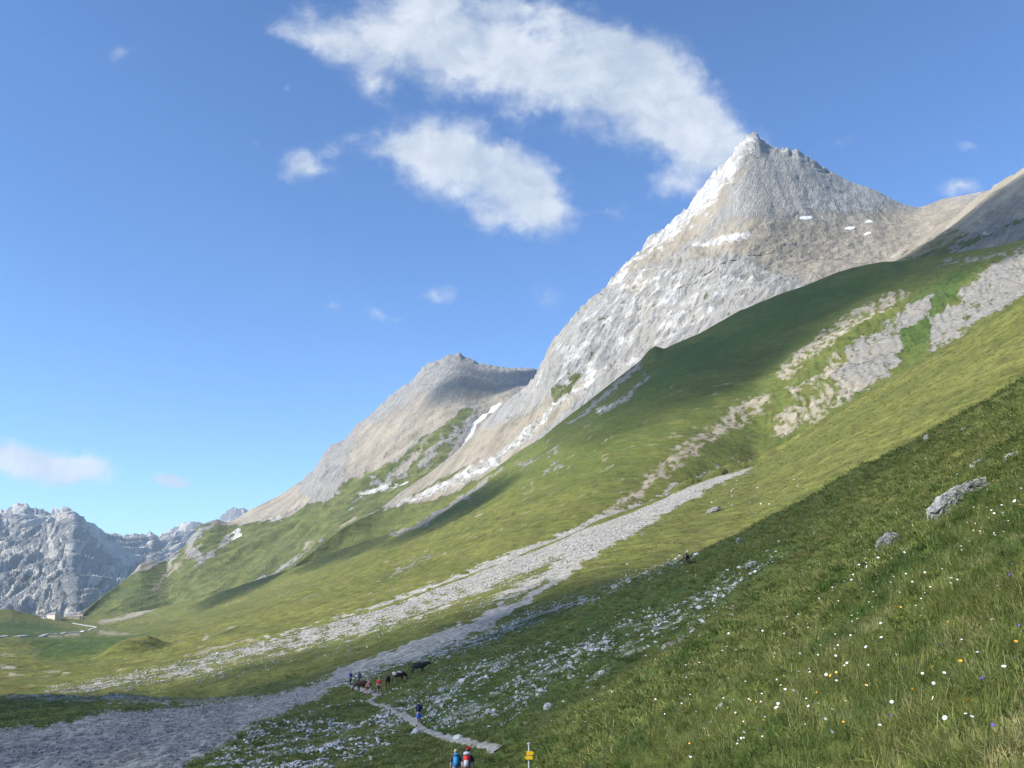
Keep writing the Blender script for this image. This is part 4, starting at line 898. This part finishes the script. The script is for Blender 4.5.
put_rock(752, 564, 12, 6, .9, 710, 'low grey stone at the top end of the stony hollow', 0, .3)
put_rock(713, 510, 13, 5, .9, 711, 'flat grey rock lying alone in the sunlit meadow', .1, .45)
put_rock(549, 706, 9, 7, .9, 712, 'bright white boulder at the foot of the olive slope above the signpost', 0, .1, mat=stone_mat, sub=4)
put_rock(418, 731, 8, 4, .8, 713, 'pale slab lying on the lower edge of the path by the hiker in blue shorts', 0, -.5, mat=stone_mat, sub=4)
put_rock(458, 737, 9, 5, .8, 714, 'pale boulder on the edge of the path above the two hikers with backpacks', 0, .1, mat=stone_mat, sub=4)
put_rock(975, 663, 9, 7, .8, 715, 'small whitish stone among the near daisies at the right', 0, .1, mat=stone_mat, sub=4)
put_rock(720, 706, 9, 3.5, .7, 716, 'thin white stone sliver in the grass near the yellow flowers', 0, .7, mat=stone_mat, sub=4)
put_rock(668, 494, 5, 3, .8, 717, 'small stone in the turf between the scree tongue and the bare streak', 0, .2)
put_rock(602, 672, 6, 4, .8, 718, 'isolated white boulder in the lush grass between two stone runs', 0, .2, mat=stone_mat, sub=4)

# ------------------------------------------------------------------ flowers
petal_m = simple_mat('white_petals', (.80, .80, .78), .6, .05, 200); yel_m = simple_mat('yellow_florets', (.75, .42, .02), .6, .1, 200); stem_m = simple_mat('green_stem', (.08, .13, .03), .6, .1, 50)
pur_m = simple_mat('violet_petals', (.13, .07, .42), .6, .1, 200); ora_m = simple_mat('orange_petals', (.80, .40, .03), .6, .1, 200)
def petal_disc(n, r, w, cup=.15, r0=.15):
    bm = bmesh.new()
    for i in range(n):
        a = 6.2832*i/n; ca, sa = math.cos(a), math.sin(a); P = []
        for t, ww in ((r0, .35), (.6, 1.), (.92, .8), (1., .25)):
            for s in (-1, 1):
                x = t*r; y = s*ww*w; P.append(bm.verts.new((x*ca-y*sa, x*sa+y*ca, cup*r*t*t)))
        for k in range(3): bm.faces.new((P[2*k], P[2*k+1], P[2*k+3], P[2*k+2]))
    me = bpy.data.meshes.new('petals'); bm.to_mesh(me); bm.free(); return me
def dome(r, h):
    bm = bmesh.new(); bmesh.ops.create_uvsphere(bm, u_segments=8, v_segments=6, radius=r)
    for v in bm.verts: v.co.z = max(v.co.z, 0)*h/r
    me = bpy.data.meshes.new('flower_centre'); bm.to_mesh(me); bm.free(); return me
def stem_mesh(h):
    bm = bmesh.new(); prev = None
    for i in range(5):
        t = i/4; c_ = Vector((.02*math.sin(t*2), .01*t, -h*(1-t))); ring = [bm.verts.new(c_+Vector((math.cos(a)*.0014, math.sin(a)*.0014, 0))) for a in (0, 2.09, 4.19)]
        if prev:
            for k in range(3): bm.faces.new((prev[k], prev[(k+1) % 3], ring[(k+1) % 3], ring[k]))
        prev = ring
    me = bpy.data.meshes.new('stem'); bm.to_mesh(me); bm.free(); return me
def make_flower(name, pm, petals, centre, cm_, h):
    r = empty(name); link('petals', petals, pm, r); link('flower_centre', centre, cm_, r); link('stem', stem_mesh(h), stem_m, r); return r
kinds = {
 'daisy': make_flower('daisy', petal_m, petal_disc(13, .024, .0034), dome(.007, .004), yel_m, .24),
 'hawkweed': make_flower('hawkweed', ora_m, petal_disc(18, .024, .004, .3), dome(.007, .005), yel_m, .22),
 'bellflower': make_flower('bellflower', pur_m, petal_disc(5, .019, .010, .9), dome(.004, .004), pur_m, .17)}
fr_ = random.Random(5)
def flower_spot():
    t = fr_.random()
    if t < .55:
        L_ = [(715, 745), (770, 705), (830, 650), (880, 600), (940, 565), (1020, 525)]; k = fr_.randrange(5); u_ = fr_.random()
        x = L_[k][0]*(1-u_)+L_[k+1][0]*u_+fr_.gauss(0, 16); y = L_[k][1]*(1-u_)+L_[k+1][1]*u_+fr_.gauss(0, 20)
    else: x = fr_.uniform(690, 1022); y = fr_.uniform(585, 766); 
    return x, y
first = {k: True for k in kinds}
def plant(kind, x, y, label, group, up, sc=1.):
    if not (600 < x < 1022 and 500 < y < 766): return False
    h, n = pick(x, y)
    if h is None or y < 768-(x-600)*.72: return False
    src = kinds[kind]; o = src if first[kind] else copy_tree(src); first[kind] = False
    o.location = h+Vector((0, 0, up)); s = sc*fr_.uniform(.36, .64); o.scale = (s, s, s)
    o.rotation_euler = (fr_.gauss(.35, .4), fr_.gauss(-.15, .45), fr_.uniform(-.6, .6)); tag(o, label, kind, group); return True
nd = 0
while nd < 190:
    x, y = flower_spot()
    if plant('daisy', x, y, 'white daisy with a yellow centre standing in the shaded near grass', 'daisies in the near grass', .19, 1.): nd += 1
for (x, y) in [(868, 705), (818, 711), (838, 690), (718, 760), (854, 658), (963, 685), (972, 731), (1019, 667), (935, 689), (783, 692), (832, 693), (728, 720), (757, 716), (902, 622), (1000, 536), (845, 745), (914, 713), (780, 655), (690, 757), (950, 640)]:
    plant('hawkweed', x, y, 'orange yellow hawkweed flower head in the near grass', 'hawkweeds in the near grass', .17, 1.1)
for (x, y) in [(840, 732), (909, 723), (892, 735), (877, 654), (904, 684), (1020, 643), (1017, 679), (996, 754), (1011, 589), (1012, 577), (790, 742), (942, 660), (868, 620), (985, 700)]:
    plant('bellflower', x, y, 'small violet bellflower low in the near grass', 'bellflowers in the near grass', .13, 1.1)
def blob_flower(mat_, r):
    bm = bmesh.new(); bmesh.ops.create_circle(bm, cap_ends=True, segments=8, radius=r)
    for v in bm.verts: v.co.z = .3*abs(v.co.x)
    me = bpy.data.meshes.new('flower_head'); bm.to_mesh(me); bm.free(); me.materials.append(mat_); return me
hp = [blob_flower(petal_m, .022), blob_flower(petal_m, .018), blob_flower(yel_m, .016), blob_flower(pur_m, .014)]
fl = sstep(0., .35, fbm(cP[..., 0]/3, cP[..., 1]/4, 3, 560))
rho3 = gsel*(cX > 540)*(cD > 4)*(cD < 60)*fl*np.minimum(1., 1.*(16/np.maximum(cD, 1))**1.2)*(1.5+5*stroke(cX, cY, [(715, 745), (770, 705), (830, 650), (880, 600), (940, 565), (1020, 525)] and [(715, 745, 20), (770, 705, 25), (830, 650, 30), (880, 600, 30), (940, 565, 25), (1020, 525, 20)], 25))
i4, j4, p4 = scatter(rho3); n4 = len(p4); p4[:, 2] += RNG.uniform(.12, .24, n4)
s4 = RNG.uniform(.6, 1.2, n4)
instancer('meadow_flowers', p4, np.stack([RNG.normal(.7, .3, n4), RNG.normal(0, .3, n4), RNG.uniform(-.8, .8, n4)], -1), np.stack([s4]*3, -1), RNG.choice(4, n4, p=[.45, .38, .14, .03]), hp)

# ------------------------------------------------------------------ skinned figures
def skin(name, chains, mat, parent=None, root=(0, 0, 0), sub=1):
    """chains of (x, y, z, radius); points that coincide are shared joints"""
    V = []; Rd = []; E = set(); key = {}
    def vi(p):
        k = (round(p[0], 4), round(p[1], 4), round(p[2], 4))
        if k not in key: key[k] = len(V); V.append(p[:3]); Rd.append(p[3])
        return key[k]
    for ch in chains:
        ids = [vi(p) for p in ch]
        for a, b in zip(ids, ids[1:]): E.add((min(a, b), max(a, b)))
    me = bpy.data.meshes.new(name+'_bones'); me.from_pydata(V, list(E), []); me.update()
    t = bpy.data.objects.new(name+'_bones', me); COL.objects.link(t)
    md = t.modifiers.new('skin', 'SKIN'); md.use_smooth_shade = True; md.branch_smoothing = .3
    for i, r in enumerate(Rd): me.skin_vertices[0].data[i].radius = r if isinstance(r, tuple) else (r, r)
    me.skin_vertices[0].data[0].use_root = True
    sm = t.modifiers.new('sub', 'SUBSURF'); sm.levels = sub; sm.render_levels = sub
    dg = bpy.context.evaluated_depsgraph_get(); dg.update()
    m2 = bpy.data.meshes.new_from_object(t.evaluated_get(dg)); m2.name = name
    bpy.data.objects.remove(t); m2.materials.clear()
    if len(m2.polygons) == 0: print('EMPTY SKIN', name)
    m2.polygons.foreach_set('use_smooth', [True]*len(m2.polygons))
    return link(name, m2, mat, parent)
skin_m = simple_mat('skin_tone', (.55, .36, .26), .6, .06, 30)
def cloth(name, c): return simple_mat(name, c, .8, .12, 14)
boot_m = cloth('dark_boot', (.04, .035, .03)); hair_ms = {'brown': cloth('brown_hair', (.07, .045, .025)), 'blond': cloth('blond_hair', (.52, .42, .24)), 'dark': cloth('dark_hair', (.03, .025, .02))}
def mir(s, ch): return [(p[0]*s,)+tuple(p[1:]) for p in ch]
def make_person(loc, rz, label, top_c, bottom_c, hair='brown', hat=None, shorts=True, stride=.2, sleeves=True, lean=.05, sc=1., armb=0.):
    P0 = empty('person', loc, rz); tag(P0, label, 'person')
    st = stride
    leg = {1: [(.1, 0, .92, .10), (.105, st*.55+.04, .50, .062), (.105, st*.6, .28, .055), (.105, st*.75-.02, .09, .038), (.11, st*.75+.10, .045, .04), (.11, st*.75+.18, .035, .028)],
           -1: [(.1, 0, .92, .10), (.105, -st*.25+.06, .50, .062), (.105, -st*.7+.02, .29, .055), (.105, -st-.02, .12, .038), (.11, -st+.09, .05, .04), (.11, -st+.16, .035, .028)]}
    L = lean
    arm = {s: [(.19, L*1.2, 1.42, .062), (.245, -.04+s*st*.25+L, 1.17, .046), (.25, .06+s*st*.5+armb+L, .96, .033), (.25, .10+s*st*.55+armb+L, .90, .034)] for s in (1, -1)}
    spine = [(0, 0, .97, .145), (0, L*.4, 1.12, .125), (0, L, 1.32, .155), (0, L*1.3, 1.45, .10), (0, L*1.5, 1.52, .056), (0, L*1.6+.01, 1.60, .082), (0, L*1.6+.012, 1.68, .098), (0, L*1.6, 1.745, .07)]
    ch = [spine]
    for s in (1, -1):
        ch.append([spine[0]]+mir(s, leg[s])); ch.append([spine[2]]+mir(s, arm[s]))
        w_ = mir(s, arm[s])[-1]
        for k, ln in enumerate((.060, .074, .080, .072, .056)):         # thumb, four fingers
            if k == 0: q = [(w_[0]-s*.022, w_[1]+.026, w_[2]-.004, .010), (w_[0]-s*.030, w_[1]+.045, w_[2]-.03, .008)]
            else:
                o_ = (k-2.5)*.017; q = [(w_[0], w_[1]+o_, w_[2]-.035, .010), (w_[0]-s*.004, w_[1]+o_+.004, w_[2]-.04-ln*.5, .009), (w_[0]-s*.014, w_[1]+o_+.006, w_[2]-.035-ln, .007)]
            ch.append([w_]+q)
        ch.append([spine[6], (s*.092, L*1.6, 1.672, .018), (s*.104, L*1.6-.01, 1.69, .014)])     # ears
    ch.append([spine[6], (0, L*1.6+.108, 1.665, .018)])                                           # nose
    skin('body', ch, skin_m, P0)
    for s in (1, -1):
        bm = bmesh.new(); bmesh.ops.create_icosphere(bm, subdivisions=1, radius=.012, matrix=Matrix.Translation((s*.036, L*1.6+.098, 1.69))); bm_obj('eye', bm, hair_ms['dark'], P0)
    g = lambda c_, e: tuple(c_[:3])+(c_[3]+e,)
    tch = [[(0, 0, .93, .15), g(spine[1], .022), g(spine[2], .022), g(spine[3], .018), (0, L*1.4, 1.49, .075)]]
    for s in (1, -1):
        a_ = mir(s, arm[s]); tch.append([g(spine[2], .022), g(a_[0], .018), g(a_[1], .014)]+([g(a_[2], .012)] if not sleeves else []))
    skin('shirt', tch, cloth('shirt_cloth', top_c), P0)
    bch = [[(0, 0, 1.02, .135), (0, 0, .95, .155)]]
    for s in (1, -1):
        l_ = mir(s, leg[s]); e = [g(l_[0], .022), (l_[1][0], l_[1][1], l_[1][2]+.02, .085)]
        if not shorts: e += [g(l_[2], .02), g(l_[3], .028)]
        bch.append([(0, 0, .95, .155)]+e)
    skin('shorts' if shorts else 'trousers', bch, cloth('leg_cloth', bottom_c), P0)
    for s in (1, -1):
        l_ = mir(s, leg[s]); skin('boot', [[(l_[3][0], l_[3][1], l_[3][2]+.05, .048), g(l_[3], .012), g(l_[4], .010), g(l_[5], .010)]], boot_m, P0)
    hx = L*1.6
    if hat: skin('cap', [[(0, hx, 1.70, .108), (0, hx, 1.75, .095), (0, hx-.005, 1.785, .05)], [(0, hx, 1.70, .108), (0, hx+.12, 1.70, (.055, .014))]], cloth('cap_cloth', hat), P0)
    skin('hair', [[(0, hx-.035, 1.60, .072), (0, hx-.03, 1.68, .10), (0, hx-.012, 1.74, .088), (0, hx, 1.775, .04)]], hair_ms[hair], P0)
    P0.scale = (sc,)*3; P0['lean'] = 0; del P0['lean']; return P0
def make_pack(person, col, col2, label, big=1.):
    """rides on the hiker's back"""
    P0 = empty('backpack', person.location, person.rotation_euler.z); tag(P0, label, 'backpack'); P0.scale = person.scale
    b = big
    def bag(name, cx, cy, cz, sx, sy, sz, m, pr):
        bm = bmesh.new(); bmesh.ops.create_cube(bm, size=1); bmesh.ops.scale(bm, vec=(sx, sy, sz), verts=bm.verts)
        for v in bm.verts:
            if v.co.z > 0: v.co.x *= .78; v.co.y *= .8
        bmesh.ops.bevel(bm, geom=list(bm.edges), offset=min(sx, sy, sz)*.28, segments=3, affect='EDGES'); bmesh.ops.translate(bm, vec=(cx, cy, cz), verts=bm.verts)
        return bm_obj(name, bm, m, pr, True)
    m1 = cloth('pack_cloth', col); m2 = cloth('pack_trim', col2)
    bag('main_bag', 0, -.22, 1.27, .32*b, .2*b, .52*b, m1, P0); bag('lid', 0, -.22, 1.27+.29*b, .30*b, .2*b, .12, m2, P0); bag('front_pocket', 0, -.22-.12*b, 1.19, .22*b, .07, .26*b, m2, P0)
    for s in (1, -1):
        bag('side_pocket', s*.175*b, -.21, 1.12, .05, .12, .18, m2, P0)
        skin('shoulder_strap', [[(s*.10, -.14, 1.50, .02), (s*.12, .0, 1.53, .02), (s*.12, .16, 1.42, .02), (s*.14, .17, 1.25, .02), (s*.17, -.05, 1.10, .015)]], m2, P0)
    return P0
def foot(px, py, d=None):
    h, _ = pick(px, py); return h
def at_depth(px, d):
    lo, hi = 500., 925.
    for _ in range(30):
        m = (lo+hi)/2; h, _n = pick(px, m)
        if h is None or proj_d(h) > d: lo = m
        else: hi = m
    return pick(px, (lo+hi)/2)[0]
def head_fit(px, py_top, h):
    """the point of ground in column px where something h metres tall reaches up to row py_top"""
    best = None
    for k in range(200):
        py = py_top+8+k*.6; g_, _n = pick(px, py)
        if g_ is None: continue
        p = proj(np.array([g_[0], g_[1], g_[2]+h])); e = abs(p[1]-py_top)
        if best is None or e < best[0]: best = (e, g_)
    return best[1]
l = head_fit(455.5, 750.5, 1.66); a = make_person(l, .15, 'fair haired hiker in a dark top seen from behind at the bottom edge', (.03, .035, .06), (.03, .035, .06), 'blond', None, False, .12, True, .05, .97)
make_pack(a, (.05, .30, .55), (.04, .22, .42), 'light blue backpack on the fair haired hiker', 1.05)
l = head_fit(467.5, 748.5, 1.80); a = make_person(l, -.15, 'hiker in a red cap and red trousers walking beside the one with the blue pack', (.03, .03, .05), (.62, .02, .035), 'dark', (.55, .02, .03), False, .12, True, .05, 1.03)
make_pack(a, (.62, .04, .03), (.55, .55, .56), 'red and grey backpack on the hiker in the red cap', 1.1)
l = foot(418.5, 726.5); a = make_person(l, -.1, 'walker in a navy top and bright blue shorts on the bend of the path', (.02, .03, .09), (.03, .17, .75), 'dark', None, True, .22, True, .08, 1.0)
make_pack(a, (.02, .025, .06), (.03, .035, .07), 'small navy backpack on the walker in blue shorts', .85)
l = foot(379, 694.5); a = make_person(l, 3.0, 'walker in a red top and black shorts coming along the path between the cows', (.72, .02, .05), (.02, .02, .025), 'dark', None, True, .2, True, .05, 1.0)
l = foot(350.5, 685.5); a = make_person(l, .9, 'walker in a royal blue jacket behind the cows, leftmost of the walkers', (.03, .07, .40), (.03, .03, .045), 'brown', (.6, .6, .6), False, .2, False, .05, .97)
l = foot(358.5, 686.5); a = make_person(l, .9, 'walker in a pale top with dark shoulders just behind the blue jacket', (.25, .30, .42), (.05, .05, .06), 'brown', None, False, .2, False, .05, .97)
make_pack(a, (.02, .03, .12), (.02, .03, .10), 'dark blue backpack on the walker in the pale top', .85)

# ------------------------------------------------------------------ cows
def hide_mat(name, a, b, thr, scale=1.6, seed=0.):
    m, nt = new_mat(name); N = NT(nt); tc = N.n('ShaderNodeTexCoord').outputs['Object']
    tc = N.n('ShaderNodeVectorMath', operation='ADD', ins={0: tc, 1: (seed, seed*.7, 0)}).outputs[0]
    n1 = N.noise(tc, scale, 3, .5); c = N.mix(N.ramp(n1, thr-.02, thr+.02), a, b); n2 = N.noise(tc, 18, 4); k = N.ramp(n2, .3, .7, .8, 1.15)
    c = N.mix(1., c, N.n('ShaderNodeCombineColor', ins={0: k, 1: k, 2: k}).outputs[0], 'MULTIPLY')
    N.out(N.n('ShaderNodeBsdfPrincipled', ins={'Base Color': c, 'Roughness': .75}).outputs[0]); return m
horn_m = simple_mat('horn', (.45, .40, .30), .5); hoof_m = simple_mat('hoof', (.05, .045, .04), .6); udder_m = simple_mat('udder_skin', (.5, .33, .27), .6)
def make_cow(loc, rz, label, mat, graze=False, walk=.1, sc=1., slope=0., face=None):
    C0 = empty('cow', loc, rz); tag(C0, label, 'cow'); C0.rotation_euler = (slope, 0, rz); C0.scale = (sc,)*3
    sp = [(0, -.84, 1.14, (.24, .24)), (0, -.60, 1.04, (.32, .36)), (0, -.15, .95, (.42, .44)), (0, .35, .96, (.36, .41)), (0, .62, 1.03, (.29, .36))]
    if graze: nk = [(0, .88, .98, (.13, .19)), (0, 1.10, .70, (.10, .14)), (0, 1.22, .42, (.105, .11)), (0, 1.36, .20, (.075, .075)), (0, 1.42, .10, (.062, .055))]
    else: nk = [(0, .86, 1.16, (.17, .25)), (0, 1.06, 1.24, (.13, .18)), (0, 1.22, 1.27, (.13, .14)), (0, 1.40, 1.15, (.10, .10)), (0, 1.50, 1.07, (.08, .075))]
    ch = [sp+nk]; w = walk
    for s in (1, -1):
        f = w*s; b = -w*s
        ch.append([sp[3], (s*.19, .46, .80, (.11, .13)), (s*.19, .48+f*.5, .46, .062), (s*.18, .46+f, .14, .046), (s*.18, .50+f, .04, .055)])
        ch.append([sp[1], (s*.19, -.60, .92, (.13, .17)), (s*.20, -.50+b*.4, .72, (.09, .11)), (s*.19, -.76+b*.7, .48, .06), (s*.18, -.70+b, .14, .046), (s*.18, -.65+b, .04, .055)])
    body = skin('body', ch, mat, C0, sub=2)
    hd = nk[2]
    for s in (1, -1):
        skin('ear', [[(s*.09, hd[1]-.03, hd[2]+.06, .025), (s*.19, hd[1]-.06, hd[2]+.05, (.045, .02)), (s*.25, hd[1]-.06, hd[2]+.02, .012)]], mat, C0)
        skin('horn', [[(s*.06, hd[1]-.03, hd[2]+.11, .026), (s*.15, hd[1]-.02, hd[2]+.17, .02), (s*.17, hd[1]+.03, hd[2]+.25, .008)]], horn_m, C0)
        bm = bmesh.new(); bmesh.ops.create_icosphere(bm, subdivisions=1, radius=.02, matrix=Matrix.Translation((s*.085, hd[1]+.08, hd[2]+.03))); bm_obj('eye', bm, hoof_m, C0)
    skin('muzzle', [[tuple(Vector(nk[3][:3])*.35+Vector(nk[4][:3])*.65)+(.068,), (0, nk[4][1]+.02, nk[4][2]-.015, .055)]], face or hoof_m, C0)
    skin('udder', [[(0, -.42, .74, .13), (0, -.36, .66, .10)], [(0, -.36, .66, .10), (.06, -.34, .57, .02)], [(0, -.36, .66, .10), (-.06, -.34, .57, .02)]], udder_m, C0)
    skin('tail', [[(0, -.98, 1.28, .035), (0, -1.07, 1.12, .022), (0, -1.06, .80, .016), (0, -1.04, .60, .035), (0, -1.04, .45, .012)]], mat, C0)
    return C0
blk = hide_mat('black_hide', (.012, .012, .014), (.022, .02, .02), .5)
make_cow(foot(418.5, 674.5), -1.45, 'black cow standing side on above the path with its head to the right', blk, False, .16, .98, .05)
make_cow(foot(368.5, 694.5), .15, 'brown cow with a white flank seen from behind at the bend of the path', hide_mat('brown_white_hide', (.72, .68, .62), (.25, .075, .03), .47, 1.7, 3.), False, .05, .95)
make_cow(foot(362.5, 692.), 1.9, 'dark brown cow grazing left of the brown and white one', hide_mat('dark_brown_hide', (.045, .022, .015), (.07, .035, .02), .5), True, .05, .92)
make_cow(foot(387.5, 687.), 3.2, 'dark brown cow facing the camera right of the walker in red', hide_mat('liver_hide', (.05, .022, .014), (.16, .07, .04), .56, 2.2, 8.), False, .04, .9)
make_cow(foot(398., 682.5), -1.2, 'cow with a pale rump and dark forequarters grazing below the black cow', hide_mat('pied_hide', (.06, .025, .018), (.62, .56, .48), .57, 1.3, 5.), True, .06, .92)
make_cow(foot(686.5, 566), 3.0, 'small dark brown cow far up the shaded slope at the edge of the sunlight', hide_mat('far_brown_hide', (.06, .035, .025), (.3, .2, .15), .60, 2., 2.), False, .05, .95)

# ------------------------------------------------------------------ signpost
def tube(name, p0, p1, r, mat, parent, seg=12):
    p0 = Vector(p0); p1 = Vector(p1); d = p1-p0; bm = bmesh.new()
    bmesh.ops.create_cone(bm, cap_ends=True, segments=seg, radius1=r, radius2=r, depth=d.length, matrix=Matrix.Translation((p0+p1)/2) @ d.to_track_quat('Z', 'Y').to_matrix().to_4x4())
    return bm_obj(name, bm, mat, parent)
def slab(name, x0, x1, y0, y1, z0, z1, mat, parent, bev=.004, tip=0.):
    bm = bmesh.new(); bmesh.ops.create_cube(bm, size=1)
    for v in bm.verts: v.co = Vector((x0 if v.co.x < 0 else x1, y0 if v.co.y < 0 else y1, z0 if v.co.z < 0 else z1))
    if bev: bmesh.ops.bevel(bm, geom=list(bm.edges), offset=bev, segments=1, affect='EDGES')
    return bm_obj(name, bm, mat, parent)
def arrow_board(name, x0, x1, z0, z1, y, th, mat, parent, dirn):
    zc = (z0+z1)/2; tip = .05
    o_ = [(x0, z0), (x1-tip, z0), (x1, zc), (x1-tip, z1), (x0, z1)] if dirn > 0 else [(x1, z0), (x1, z1), (x0+tip, z1), (x0, zc), (x0+tip, z0)]
    bm = bmesh.new(); a_ = [bm.verts.new((p[0], y-th/2, p[1])) for p in o_]; b_ = [bm.verts.new((p[0], y+th/2, p[1])) for p in o_]
    bm.faces.new(a_); bm.faces.new(b_[::-1]); n = len(o_)
    for i in range(n): bm.faces.new((a_[i], b_[i], b_[(i+1) % n], a_[(i+1) % n]))
    bmesh.ops.recalc_face_normals(bm, faces=bm.faces); return bm_obj(name, bm, mat, parent)
l = head_fit(529.5, 743.8, 2.5); S0 = empty('signpost', l, .0); tag(S0, 'hiking signpost with yellow arrow boards on a pale pole at the bottom edge', 'signpost')
pole_m = simple_mat('galvanised_pole', (.34, .38, .36), .45, .06, 10); ymat = simple_mat('yellow_board', (.80, .50, .01), .5, .03, 10); redm = simple_mat('red_paint', (.5, .04, .02), .5, .03, 10); whm = simple_mat('white_paint', (.78, .78, .76), .5, .03, 10)
tube('pole', (0, 0, -.3), (0, 0, 2.5), .028, pole_m, S0); tube('cap', (0, 0, 2.5), (0, 0, 2.53), .042, pole_m, S0)
arrow_board('direction_board', -.07, .13, 2.24, 2.33, -.045, .012, ymat, S0, 1); arrow_board('direction_board', -.12, .09, 2.13, 2.22, -.045, .012, ymat, S0, -1)
slab('clamp', -.05, .05, -.04, .045, 2.27, 2.30, pole_m, S0); slab('clamp', -.05, .05, -.04, .045, 2.16, 2.19, pole_m, S0)
for z0_, z1_, m_ in ((1.62, 1.70, whm), (1.70, 1.79, redm), (1.79, 1.87, whm)): tube('waymark_band', (0, 0, z0_+.001), (0, 0, z1_-.001), .034, m_, S0)

# ------------------------------------------------------------------ houses and van in the valley
wall_w = simple_mat('cream_plaster', (.72, .62, .52), .85, .05, .5); wall_2 = simple_mat('tan_plaster', (.55, .45, .34), .85, .06, .5); wall_3 = simple_mat('white_plaster', (.8, .79, .77), .85, .03, .5)
roof_m = simple_mat('grey_slate_roof', (.22, .21, .21), .7, .15, .6); roof_r = simple_mat('brown_roof', (.34, .24, .19), .7, .12, .6); glass_m = simple_mat('dark_glass', (.03, .035, .045), .15, .1, 1.); wood_m = simple_mat('brown_wood', (.12, .07, .04), .7); frame_m = simple_mat('window_frame_paint', (.7, .7, .68), .6)
def house(px, py, w, dp, h, rh, rz, label, wm, rm, floors=2, nw=6, hip=False, chimney=True):
    g_ = pick(px, py)[0]; H = empty('house', g_+Vector((0, 0, -.2)), rz); tag(H, label, 'house', 'houses at the pass')
    slab('wall', -w/2, w/2, -dp/2, dp/2, -3, h, wm, H, 0)
    bm = bmesh.new(); e = .6; ins = w*.28 if hip else -.01
    v = [bm.verts.new(p) for p in ((-w/2-e, -dp/2-e, h), (w/2+e, -dp/2-e, h), (w/2+e, dp/2+e, h), (-w/2-e, dp/2+e, h), (-w/2+ins-e*(not hip), 0, h+rh), (w/2-ins+e*(not hip), 0, h+rh))]
    for f in ((0, 1, 5, 4), (2, 3, 4, 5), (1, 2, 5), (3, 0, 4), (3, 2, 1, 0)): bm.faces.new([v[i] for i in f])
    bmesh.ops.recalc_face_normals(bm, faces=bm.faces); rf = bm_obj('roof', bm, rm, H)
    if chimney: slab('chimney', w*.15, w*.15+.8, -.4, .4, h+rh*.5, h+rh+.9, wm, rf, .03)
    for f in range(floors):
        z0 = .9+f*(h/floors)
        for k in range(nw):
            x = -w/2+w*(k+.5)/nw
            if f == 0 and k == nw//2: continue
            wd_ = slab('window', x-.5, x+.5, -dp/2-.06, -dp/2+.05, z0, z0+1.35, frame_m, H, .02); slab('pane', x-.42, x+.42, -dp/2-.09, -dp/2-.065, z0+.08, z0+1.27, glass_m, wd_, 0)
        for s in (-1, 1):
            for yy_ in (-dp*.22, dp*.22):
                wd_ = slab('window', s*w/2-.05, s*w/2+.06, yy_-.5, yy_+.5, z0, z0+1.35, frame_m, H, .02)
                slab('pane', (s*w/2+(.065 if s > 0 else -.095)), (s*w/2+(.095 if s > 0 else -.065)), yy_-.42, yy_+.42, z0+.08, z0+1.27, glass_m, wd_, 0)
    x = -w/2+w*(nw//2+.5)/nw; d_ = slab('door', x-.6, x+.6, -dp/2-.08, -dp/2+.02, 0, 2.2, wood_m, H, .02); slab('door_handle', x+.4, x+.5, -dp/2-.14, -dp/2-.09, 1.0, 1.1, frame_m, d_, 0)
    return H
house(53, 619., 19, 12, 7.0, 3.6, -.35, 'cream inn with a grey hipped roof at the pass, largest of the houses', wall_w, roof_m, 2, 6, True)
house(58.5, 619.3, 6.5, 6, 4.5, 1.8, .1, 'small white annex at the right corner of the cream inn', wall_3, roof_m, 1, 2)
house(44, 618.4, 6, 5, 3.6, 1.4, .1, 'small white hut standing left of the cream inn', wall_3, roof_m, 1, 2, False, False)
house(74, 618.6, 20, 8, 3.6, 1.6, .1, 'long low tan building right of the cream inn', wall_2, roof_r, 1, 7, False, False)
house(80.5, 618.2, 7, 6, 4.2, 2.0, .1, 'small pale house with a brown roof at the right end of the low tan building', wall_w, roof_r, 1, 2, False, False)
g_ = pick(82.3, 632.5)[0]; Vn = empty('van', g_+Vector((0, 0, .45)), 1.35); tag(Vn, 'white van driving on the mountain road near the bend', 'van')
vanw = simple_mat('van_paint', (.8, .8, .8), .3, .02, 1.); rub = simple_mat('rubber', (.02, .02, .02), .8); lampm = simple_mat('lamp_glass', (.7, .7, .65), .2)
prof = [(-2.4, .35), (2.4, .35), (2.5, .95), (2.2, 1.15), (1.5, 1.35), (.95, 2.1), (-2.3, 2.2), (-2.45, 1.2)]
bm = bmesh.new(); a_ = [bm.verts.new((-.9, p[0], p[1])) for p in prof]; b_ = [bm.verts.new((.9, p[0], p[1])) for p in prof]; bm.faces.new(a_); bm.faces.new(b_[::-1])
for i in range(8): bm.faces.new((a_[i], b_[i], b_[(i+1) % 8], a_[(i+1) % 8]))
bmesh.ops.recalc_face_normals(bm, faces=bm.faces); bmesh.ops.bevel(bm, geom=list(bm.edges), offset=.08, segments=2, affect='EDGES'); bm_obj('body', bm, vanw, Vn)
for sx in (-1, 1):
    slab('side_window', sx*.905-.01, sx*.905+.01, -1.9, .8, 1.4, 1.95, glass_m, Vn, 0)
    slab('headlight', sx*.68-.14, sx*.68+.14, 2.42, 2.53, .75, .9, lampm, Vn, .02)
    for yy_ in (-1.5, 1.6):
        wl_ = tube('wheel', (sx*.78, yy_, .35), (sx*.94, yy_, .35), .35, rub, Vn, 20); tube('rim', (sx*.942, yy_, .35), (sx*.955, yy_, .35), .2, pole_m, wl_, 16)
ws = slab('windscreen', -.78, .78, -.01, .01, -.38, .38, glass_m, Vn, 0); ws.location = (0, 1.27, 1.76); ws.rotation_euler = (R(36), 0, 0)
